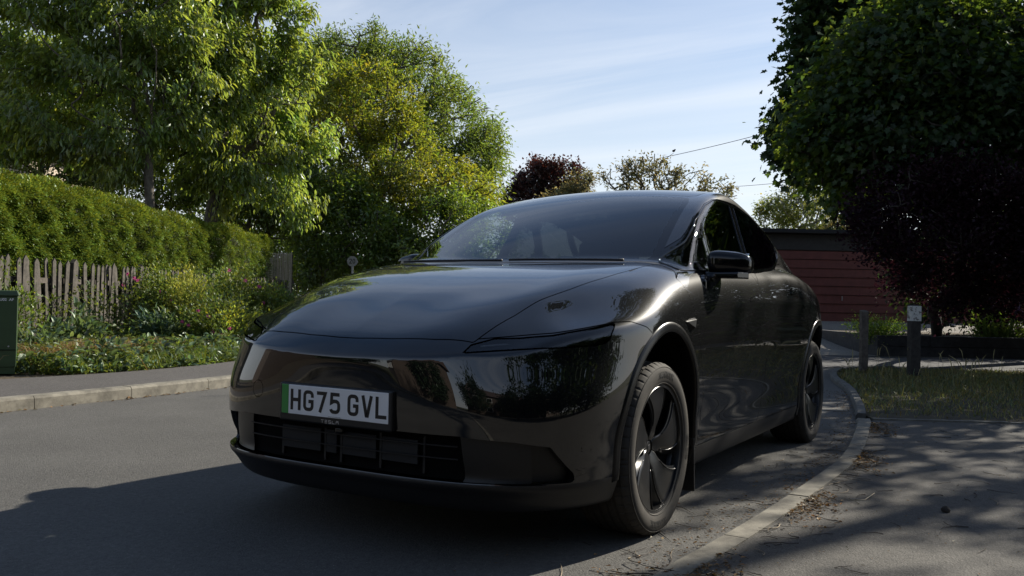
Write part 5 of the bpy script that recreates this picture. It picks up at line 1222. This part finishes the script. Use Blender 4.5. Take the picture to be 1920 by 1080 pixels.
# ------------------------------------------------------------------ right side
# ---- garage
dG = 23.4; ga = empty('garage', gp(px(1600, dG), dG)); ga.rotation_euler = (0, 0, YAW); gz = float(ga.location[2]); tag(ga, 'single-storey garage with dark red horizontal boarded door and black flat roof edge', 'garage')
def gl_(x): return -px(x, dG)+px(1600, dG)     # local y (left positive) for a photograph column
yl, yr = gl_(1400), gl_(1850); z_t = pz(1600, 433, dG)-gz; z_d = pz(1600, 472, dG)-gz; zb_ = 0.0
MB().box((3.1, (yl+yr)/2, z_t/2-.1), (6, yl-yr, z_t-.1)).build('wall', mat('dark_boarding', (.05, .035, .03), .8, noise=.2, nscale=6), ga, local=True)
MB().box((2.95, (yl+yr)/2, z_t-.05), (6.6, yl-yr+.3, .10)).build('roof', mat('roof_felt', (.02, .02, .022), .9), ga, local=True)
fb_ = MB().box((-.02, (yl+yr)/2, (z_t-.1+z_d)/2), (.06, yl-yr+.2, z_t-.1-z_d-.03)); fb_.build('fascia', mat('fascia_black', (.030, .028, .028), .7, noise=.2, nscale=9), ga, local=True, bevel=.01)
red = mat('oxblood_boards', (.135, .036, .028), .6, noise=.15, nscale=5)
n8 = 8; hb_ = z_d/n8; dr_ = MB()
for k in range(n8):
    z0 = k*hb_+.01; dr_.add([(-.035, yl-.1, z0), (-.035, yr+.1, z0), (-.008, yr+.1, z0+hb_-.012), (-.008, yl-.1, z0+hb_-.012), (.02, yl-.1, z0), (.02, yr+.1, z0), (.02, yr+.1, z0+hb_-.012), (.02, yl-.1, z0+hb_-.012)], [(0, 1, 2, 3), (0, 4, 5, 1), (3, 2, 6, 7), (0, 3, 7, 4), (1, 5, 6, 2)])
do = dr_.build('door', red, ga, local=True)
MB().box((-.045, gl_(1578), .62), (.03, .018, .12)).build('door_handle', M['silver'], do, local=True)
# ---- wooden posts on the verge
def post(label, x, ytop, ybot, d, wpx, top_white, mt, lean=0):
    l = px(x, d); a = W2(l, d); o = empty('wooden_post', (a[0], a[1], .04)); o.rotation_euler = (0, lean, YAW); tag(o, label, 'post', 'wooden posts on the verge'); w_ = wpx/FPX*d; h = pz(x, ytop, d)-.04
    mb = MB(); R = []
    for z in np.linspace(-.05, h, 9): R.append([(sx*w_/2+rng.normal(0, .0015), sy*w_/2+rng.normal(0, .0015), z+(sx*.012 if z > h-.01 else 0)) for sx, sy in ((-1, -1), (1, -1), (1, 1), (-1, 1))])
    R = np.array(R); hb2 = h-.20 if top_white else h; mb.grid(R, closed=True); mb.add(R[-1], [(0, 1, 2, 3)]); mb.build('shaft', mt, o, local=True, bevel=.004)
    if top_white: 
        MB().box((0, 0, h-.105), (w_+.005, w_+.005, .20)).build('painted_band', mat('flaking_white_paint', (.10, .09, .08), .8, c2=(.55, .54, .50), nscale=22, thr=(.40, .47)), o, local=True, bevel=.004)
    return o
post('plain grey wooden post on the verge, nearer the car', 1621, 583, 697, 12.4, 12.5, False, M['wood2'])
post('dark wooden post with a flaking white-painted top, right of the plain post', 1715, 573, 705, 11.7, 18, True, mat('dark_post', (.02, .017, .014), .9, c2=(.045, .04, .035), nscale=15))
# ---- timber sleeper bed
M['sleeper'] = mat('dark_sleeper', (.030, .030, .034), .85, c2=(.060, .060, .066), nscale=8, bump=.5, bscale=40, bdist=.006)
dB = 16.6; bd = empty('raised_bed', gp(px(1780, dB), dB, .1)); bd.rotation_euler = (0, 0, YAW); tag(bd, 'low raised bed edged with two courses of dark timber sleepers', 'raised bed')
y0 = -px(1644, dB)+px(1780, dB)
for row in range(2):
    k = 0; y = y0-(.0 if row == 0 else .0)
    for L_ in ((1.0, 2.45, 2.5, 2.5, 2.5) if row == 1 else (1.9, 2.5, 2.5, 2.5, 1.4)):
        sl_ = MB().box((rng.normal(0, .006), y-L_/2, .10+row*.205-.1+.0), (.11, L_-.012, .20), rotm('Z', rng.normal(0, .003))).build('sleeper', M['sleeper'], bd, local=True, bevel=.008); y -= L_
MB().box((1.6, y0-.06, .10), (3.1, .11, .40)).build('sleeper', M['sleeper'], bd, local=True, bevel=.008)
MB().box((2.0, y0-5.5, .12), (3.8, 10.8, .30)).build('soil', M0['soil'], bd, local=True)
# ---- trees and shrubs on the right
d = 14.4
tree('sycamore_tree', 'large sycamore with big lobed leaves overhanging from the right, upper shoots lit yellow-green', 'tree', gp(9.6, 15.8, .3), W2(8.8, 15.4, 2.6),
     [LB(1760, 180, d, 150, 120), LB(1640, 150, d, 105, 90), LB(1560, 240, d, 85, 80), LB(1860, 110, 14.8, 150, 100), LB(1680, 270, d, 150, 75), LB(1850, 230, 14.8, 150, 100), LB(1700, 50, 14.8, 100, 70), LB(1640, 80, 14.8, 60, 60), LB(2010, 220, 15.0, 120, 140), LB(1600, 320, d, 75, 45)], 950, 38000,
     (LM['maple'], .105, .78, LEAF_LOBED, .25, .12), 'large trees on the right', trunk=.22, tip=.006, bark='barkdark', droop=.75, spread=.22, shell=.6, rmin=.004)
d = 25.5
tree('sycamore_tree', 'taller blackish tree behind the lit one, its ragged left edge against the sky', 'tree', gp(px(1790, d), d+.8, .3), W2(px(1760, d), d, 3.6),
     [LB(1560, 40, d, 80, 90), LB(1530, 140, d, 72, 70), LB(1500, 240, d, 62, 52), LB(1620, 60, d, 110, 130), LB(1505, 215, d, 46, 26), LB(1488, 280, d, 32, 26), LB(1560, 290, d, 80, 50), LB(1610, 350, d, 60, 40), LB(1520, 75, d, 42, 50), LB(1600, -40, d, 100, 60), LB(1720, 60, d, 130, 90), LB(1580, 375, d, 28, 26)], 760, 30000,
     (LM['mapledark'], .185, .8, LEAF_LOBED, .2, .08), 'large trees on the right', trunk=.30, tip=.008, bark='barkdark', droop=.6, spread=.30, shell=.6, rmin=.008)
d = 13.3
tree('smoke_bush', 'wide dark purple smoke bush spreading above the raised bed', 'bush', gp(px(1760, 17.6), 17.6, .25), W2(px(1750, 15.5), 15.5, .9),
     [LB(1700, 365, d, 95, 60), LB(1810, 350, d, 110, 60), LB(1750, 440, d, 120, 70), LB(1870, 420, d, 100, 100), LB(1640, 395, d, 45, 40), LB(1655, 450, d, 55, 50), LB(1780, 530, 14.3, 90, 55), LB(1880, 530, 14.3, 90, 60), LB(1705, 515, 14.3, 50, 45), LB(1980, 450, d, 110, 130)], 620, 42000,
     (LM['smoke'], .058, .7, LEAF_SIMPLE, .28, .08), None, trunk=.10, tip=.005, bark='barkdark', droop=.0, spread=.15, shell=.5, rmin=.005)
# trees just outside the frame on the sunny side: they keep the verge in shade
for i_, (l, dd_, zc, rr, rz_) in enumerate(((9.6, 11.05, 4.1, 1.9, 2.8), (12.4, 13.6, 3.3, 2.1, 2.9), (9.6, 10.3, 1.6, .9, 1.6))):
    tree('laurel_tree', ['middle', 'farther', 'nearest'][i_]+' dense evergreen laurel beside the footway outside the picture', 'tree', gp(l, dd_), gp(l, dd_, 1.0), [B(l, dd_, zc, rr, rr, rz_), B(l-.9, dd_+1.2, zc-.6, 1.3, 1.3, 1.7), B(l+.8, dd_+.6, zc+.3, 1.4, 1.4, 1.6)], 300, 9000,
         (LM['mapledark'], .16, .5, LEAF_SIMPLE, .2, .08), 'evergreens outside the frame', trunk=.15, bark='barkdark', spread=.24, shell=.6, rmin=.01)
tree('laurel_bush', 'dark evergreen shrub behind the raised bed, filling the shade under the smoke bush', 'bush', gp(px(1850, 19), 19), gp(px(1850, 19), 19, 1.1), [LB(1760, 540, 19, 75, 75), LB(1860, 500, 19, 100, 110), LB(1960, 500, 19, 120, 130), LB(1830, 400, 19.5, 120, 90), LB(1720, 470, 19.5, 50, 60)], 300, 15000, (LM['mapledark'], .12, .5, LEAF_SIMPLE, .2, .08), None, trunk=.1, bark='barkdark', spread=.2, shell=.6, rmin=.01)
tree('ash_tree', 'very tall tree whose high crown spreads above the top right of the picture', 'tree', gp(12.5, 12.41), gp(12.4, 12.3, 10.2), [B(7.6, 11.2, 13.4, 3.0, 3.0, 2.8), B(10.2, 12.6, 15.2, 3.2, 3.2, 3.0), B(5.4, 9.6, 14.6, 2.4, 2.4, 2.0), B(12.5, 10.5, 14.5, 3.0, 3.0, 3.0)], 420, 22000, (LM['mapledark'], .24, .5, LEAF_SIMPLE, .2, .08), None, trunk=.11, tip=.008, bark='barkdark', spread=.32, shell=.5, rmin=.01)
clump('shrub', 'round green plant at the left end of the raised bed, behind the posts', 'plant', px(1690, 16.0), 16.9, .55, .35, .62, 3200, (LM['shrub'], .05, .4, LEAF_SIMPLE, .25, .1), 'plants in the raised bed', 22, z0=.2)
clump('shrub', 'dark spiky-leaved plant in the raised bed near the right edge', 'plant', px(1862, 17.3), 17.4, .42, .35, .70, 1400, (LM['shrub'], .10, .25, LEAF_SIMPLE, .2, .1), 'plants in the raised bed', 18, z0=.25)
al = clump('allium_plant', 'clump of lilac globe flowers on thin stems at the right edge', 'flowers', px(1905, 16.6), 16.9, .42, .25, .40, 500, (LM['ivy'], .16, .12, LEAF_SIMPLE, .2, .1), 'plants in the raised bed', 12, z0=.25, up=1.2)
for k in range(8):
    a = rng.uniform(-.42, .25); h = rng.uniform(.62, .88); c = np.append(_r2*a, h); st = MB().tube(np.array([[0, 0, 0], c*.5+np.array([0, 0, .05]), c]), .005, 5).build('flower_stem', M['stem'], al, local=True)
    n = 46; v = unit(rng.normal(size=(n, 3))); leaves('flower_head', np.repeat([c], n, 0)+v*.02, v, rng.normal(size=(n, 3)), .048, .5, tints(n, .15, .05), LM['lilac'], al, LEAF_SIMPLE)
def hedge_row(name, label, a, b, w_, h, n, material, size, group=None):
    p = gp(*a, 0); root = empty(name, (p[0], p[1], float(terrain(p[0], p[1])))); tag(root, label, 'hedge', group); a, b = np.array(a, float), np.array(b, float); t = unit(b-a); nn = np.array([-t[1], t[0]]); L_ = np.linalg.norm(b-a)
    s = rng.uniform(0, L_, n); u = rng.uniform(-1, 1, n); v = rng.uniform(0, 1, n); side_ = rng.uniform(0, 1, n) < .7; u = np.where(side_, np.sign(u)*(1-.1*np.abs(rng.normal(0, 1, n))), u); v = np.where(side_, v, 1-.06*np.abs(rng.normal(0, 1, n)))
    q = a+t*s[:, None]+nn*(u*w_/2*(1+.2*np.sin(s*2.1)))[:, None]; hh = h*(1+.12*np.sin(s*1.3)+.08*np.sin(s*3.7)); xy = np.array(CAM[:2])+q[:, :1]*_r2+q[:, 1:]*_f2
    P = np.concatenate([xy, (terrain(xy[:, 0], xy[:, 1])+v*hh)[:, None]], 1)-np.array(root.location); leaves('foliage', P, rng.normal(size=(n, 3)), rng.normal(size=(n, 3))+np.array([0, 0, .8]), size, .6, tints(n, .25, .1), material, root)
    cb_ = MB(); m_ = (a+b)/2; c = W2(*m_)-np.array(root.location[:2]); ang = math.atan2(*(W2(*b)-W2(*a))[::-1]); cb_.box((c[0], c[1], h*.44), (L_-.2, w_*.8, h*.86), rotm('Z', ang)); cb_.build('hedge_core', bpy.data.materials['hedge_inside'], root, local=True); return root
hedge_row('blocker_hedge', 'unseen hedge added out of frame at right to block bright ground from the door reflections', (12.6, 10.2), (15.5, 19.5), 1.3, 2.3, 9000, LM['mapledark'], .13)  # unseen, added to keep sunlit ground out of the car door reflections
hedge_row('field_hedge', 'long distant hedge hidden behind the car at the end of the road', (-9, 58), (34, 56), 2.5, 3.4, 14000, LM['shrub'], .34)
# ---- verge grass and litter
VP = np.array(verge); lo, hi = VP.min(0), VP.max(0)
def in_poly(n, poly, shrink=.03):
    lo, hi = poly.min(0), poly.max(0); p = rng.uniform(lo, hi, (n, 2)); return p[sd_poly(p[:, 0], p[:, 1], poly) > shrink]
p = in_poly(130000, VP); pt = .5+.5*np.sin(p[:, 0]*2.3+1)*np.sin(p[:, 1]*1.9+p[:, 0]); edge = sst((p[:, 1]-7.2+.06*(p[:, 0]-3))/1.3); keep = rng.uniform(0, 1, len(p)) < (.30+.70*pt)*(.14+.86*edge); p = p[keep]
blades('verge_grass', p[:, 0], p[:, 1], .060, 0, LM['grass'], wid=.008, bend=1.1, z0=.018, sv=.3, yv=.2)
p = in_poly(10000, VP); keep = (p[:, 1] > 9.2+.25*np.sin(p[:, 0]*3)) & (rng.uniform(0, 1, len(p)) < .8); p = p[keep]
blades('verge_grass', p[:, 0], p[:, 1], .15, 0, LM['grass'], wid=.008, bend=.8, z0=.018, sv=.3, yv=.2)
# barley-like seed heads
p = in_poly(700, VP); p = p[p[:, 1] > 9.2][:150]; xy = np.array(CAM[:2])+p[:, :1]*_r2+p[:, 1:]*_f2; sm = MB()
H_ = rng.uniform(.20, .34, len(p)); 
for q, h in zip(xy, H_):
    b_ = rng.normal(0, .03, 2); P = [(q[0], q[1], .04), (q[0]+b_[0]*.5, q[1]+b_[1]*.5, .04+h*.6), (q[0]+b_[0]*1.3, q[1]+b_[1]*1.3, .04+h), (q[0]+b_[0]*2.4, q[1]+b_[1]*2.4, .04+h+.045)]; sm.tube(P, (.0015, .0014, .006, .002), 4, cap=False)
o = sm.build('seed_heads', mat('seed_straw', (.30, .26, .12), .8), smooth=True); o['kind'] = 'stuff'
def along(Ln, s0, s1, n, spread, side):
    s = np.concatenate([[0], np.cumsum(np.linalg.norm(np.diff(Ln, axis=0), axis=1))]); t = rng.uniform(s0, s1, n); P = np.stack([np.interp(t, s, Ln[:, 0]), np.interp(t, s, Ln[:, 1])], -1); o = np.abs(rng.normal(0, spread, n))*side; T = np.stack([np.interp(t+.05, s, Ln[:, 0]), np.interp(t+.05, s, Ln[:, 1])], -1)-P; T = unit(T); return P+np.stack([T[:, 1], -T[:, 0]], -1)*o[:, None]
s_a, s_b = lenat(KR, 16)-.6, lenat(KR, cut)
q = along(KR_in, s_a, s_b+.3, 4200, .085, 1); cl = np.sin(q[:, 0]*4.1+q[:, 1]*2.2)+np.sin(q[:, 0]*9.+1); q = q[cl > rng.uniform(-.4, 1.4, len(q))]
flat_litter('leaf_litter', q[:, 0], q[:, 1], .016, .019, LM['litter'], wid=.5)
q = along(KR, s_a, s_b+2.5, 1500, .10, -1); flat_litter('leaf_litter', q[:, 0], q[:, 1], .006, .014, LM['litter'], wid=.5)
q = in_poly(3000, np.array([(-.1, 2.2), (.5, 3.0), (2.9, 7.2), (6, 7.0), (3, 2.2)]), 0); flat_litter('leaf_litter', q[:, 0], q[:, 1], .0135, .010, LM['litter'], wid=.45, lift=.1)
q = in_poly(900, np.array([(-.2, 2.2), (.45, 3.02), (2.6, 7.2), (3.0, 9), (1.6, 9), (-.2, 3.5)]), 0); flat_litter('leaf_litter', q[:, 0], q[:, 1], .003, .012, LM['litter'], wid=.45, lift=.1)
tw = MB(); twd = MB()
def twig(mb, l, d, L_, r, z):
    a = rng.uniform(0, 2*np.pi); n = 7; t = np.linspace(-.5, .5, n); cv = rng.normal(0, .45); x, y = W2(l, d)
    P = np.stack([x+L_*(t*math.cos(a)-cv*(t*t-.1)*math.sin(a)), y+L_*(t*math.sin(a)+cv*(t*t-.1)*math.cos(a)), z+r+np.abs(rng.normal(0, .002, n))], -1); mb.tube(P, np.linspace(r, r*.5, n), 4, cap=True)
q = in_poly(420, np.array([(-.1, 2.2), (.5, 3.0), (2.9, 7.2), (5.5, 7.0), (3, 2.2)]), 0)
for a in q[:150]: twig(tw if rng.uniform() < .25 else twd, a[0], a[1], rng.uniform(.03, .14), rng.uniform(.001, .0024), .011)
for a in along(KR_in, s_a, s_b+.2, 130, .09, 1): twig(tw if rng.uniform() < .3 else twd, a[0], a[1], rng.uniform(.03, .16), rng.uniform(.001, .0026), .012)
for a in along(KR, s_a+.6, s_b+1, 90, .25, -1): twig(tw if rng.uniform() < .35 else twd, a[0], a[1], rng.uniform(.04, .2), rng.uniform(.001, .0022), .001)
o = tw.build('twigs', mat('pale_twig', (.32, .25, .16), .8)); o['kind'] = 'stuff'; o = twd.build('twigs', mat('dark_twig', (.035, .024, .017), .9)); o['kind'] = 'stuff'
a = ground_at(1773, 958, .015); tag(nets_obj('stone', a, (.022, .017, .013)) if False else MB().tube([a+np.array([0, 0, -.004]), a+np.array([0, 0, .004]), a+np.array([.004, .002, .016]), a+np.array([.004, .004, .024])], [.016, .022, .015, .004], 7).build('stone', M['barkdark'], smooth=True), 'small dark lump lying alone on the near footway at lower right', 'debris')
a = ground_at(1640, 928, .012); b = ground_at(1622, 937, .012); c = ground_at(1594, 937, .012); tag(MB().tube([c, b, a+np.array([0, 0, .01])], [.0016, .0028, .0014], 6).build('twig', mat('bleached_twig', (.55, .45, .30), .7), smooth=True), 'bent bleached twig lying in the middle of the near footway', 'twig')
# ---- pole outside the frame and overhead cables
cm_ = mat('cable_black', (.03, .03, .035), .6)
def cable(label, A_, B_, r, sag=.3):
    t = np.linspace(0, 1, 24)[:, None]; P = A_*(1-t)+B_*t; P[:, 2] -= sag*4*(t*(1-t))[:, 0]; tag(MB().tube(P, r, 6).build('overhead_cable', cm_, smooth=True), label, 'cable', 'overhead cables')
A_ = depth_at(1240, 296, 46); cable('thin overhead cable sloping up from the airy tree to the dark tree', A_, depth_at(1700, 172, 34), .014, .15)
cable('faint lower overhead cable between the airy tree and the birch', depth_at(1330, 352, 60), depth_at(1560, 331, 50), .014, .1)
bp_ = empty('perched_bird', tuple(depth_at(1263, 283, 45.5))); tag(bp_, 'small dark bird perched on a twig where the cable meets the airy tree', 'bird')
nets('body', lambda P: smin(np.linalg.norm((P-np.array(bp_.location))/np.array([1, 1, .8]), axis=-1)-.075, np.linalg.norm(P-np.array(bp_.location)-np.append(_r2*.07, .06), axis=-1)-.042, .03), np.array(bp_.location)-.16, np.array(bp_.location)+.18, .015, M['cavity'], None)
bo = bpy.data.objects['body']; bo.parent = bp_; bo.matrix_parent_inverse = Matrix.Translation(-bp_.location)
MB().tube([depth_at(1150, 355, 46), depth_at(1215, 322, 45.8), depth_at(1245, 300, 45.6), depth_at(1263, 287, 45.5)], (.05, .03, .018, .01), 6).build('dead_branch', M['barkdark'], smooth=True)
tag(bpy.data.objects['dead_branch'], 'bare forked branch sticking out of the top of the airy tree', 'branch')
# ------------------------------------------------------------------ the street behind the camera (seen only in the car's reflections)
for i_, (l, d_, zc, rr, rz_) in enumerate(((-12, -9, 3.4, 2.6, 3.4), (-17, -3, 3.0, 2.6, 3.0), (-6, -13, 3.6, 2.8, 3.6), (1, -14, 3.2, 2.6, 3.2), (8, -11, 3.8, 2.6, 3.6), (9.5, -5, 3.2, 2.3, 3.2), (11, 1, 2.6, 1.9, 2.6), (7.4, -.9, 2.8, 1.5, 2.6), (5.2, -4.6, 3.6, 2.1, 3.4), (2.0, -7.5, 3.4, 2.2, 3.2))):
    tree('street_tree', ['first', 'second', 'third', 'fourth', 'fifth', 'sixth', 'seventh', 'eighth', 'ninth', 'tenth'][i_]+' leafy tree from the left in the row behind the camera', 'tree', gp(l, d_, 0), gp(l, d_, 1.4), [B(l, d_, zc, rr, rr, rz_*.8), B(l+1.4, d_+.8, zc-.8, 1.7, 1.7, 1.8), B(l-1.3, d_-.5, zc-.5, 1.7, 1.7, 2.0)], 220, 6000,
         (LM['mapledark'], .26, .55, LEAF_SIMPLE, .25, .1), 'trees behind the camera', trunk=.2, bark='barkdark', spread=.3, shell=.55, rmin=.02)
bk = mat('brown_brick', (.075, .058, .048), .9, c2=(.12, .09, .072), nscale=8); rt = mat('roof_tiles', (.08, .055, .05), .9)
for i_, (l, d_, rz_) in enumerate(((-2, -20, 0), (-19, -13, .5), (14, -17, -.5), (-27, 2, 1.1))):
    hz_ = empty('brick_house', gp(l, d_, 0)); hz_.rotation_euler = (0, 0, YAW+rz_); tag(hz_, ['second', 'first', 'third', 'last'][i_]+' two-storey brick house in the row behind the camera', 'house', 'houses behind the camera')
    MB().box((0, 0, 2.7), (8, 15, 5.4)).build('wall', bk, hz_, local=True)
    v = [(-4.4, -7.9, 5.3), (4.4, -7.9, 5.3), (4.4, 7.9, 5.3), (-4.4, 7.9, 5.3), (0, -7.9, 8), (0, 7.9, 8)]
    MB().add(v, [(1, 2, 5, 4), (3, 0, 4, 5), (0, 3, 2, 1)]).add(v, [(0, 1, 4), (2, 3, 5)]).build('roof', rt, hz_, local=True)
    for y in (-5, -1.8, 1.8, 5):
        for z in (1.5, 4.1): f = MB().box((4.02, y, z), (.08, 1.4, 1.2)).build('window', M['white'], hz_, local=True); MB().box((4.07, y, z), (.03, 1.2, 1.0)).build('pane', M['gloss'], f, local=True)
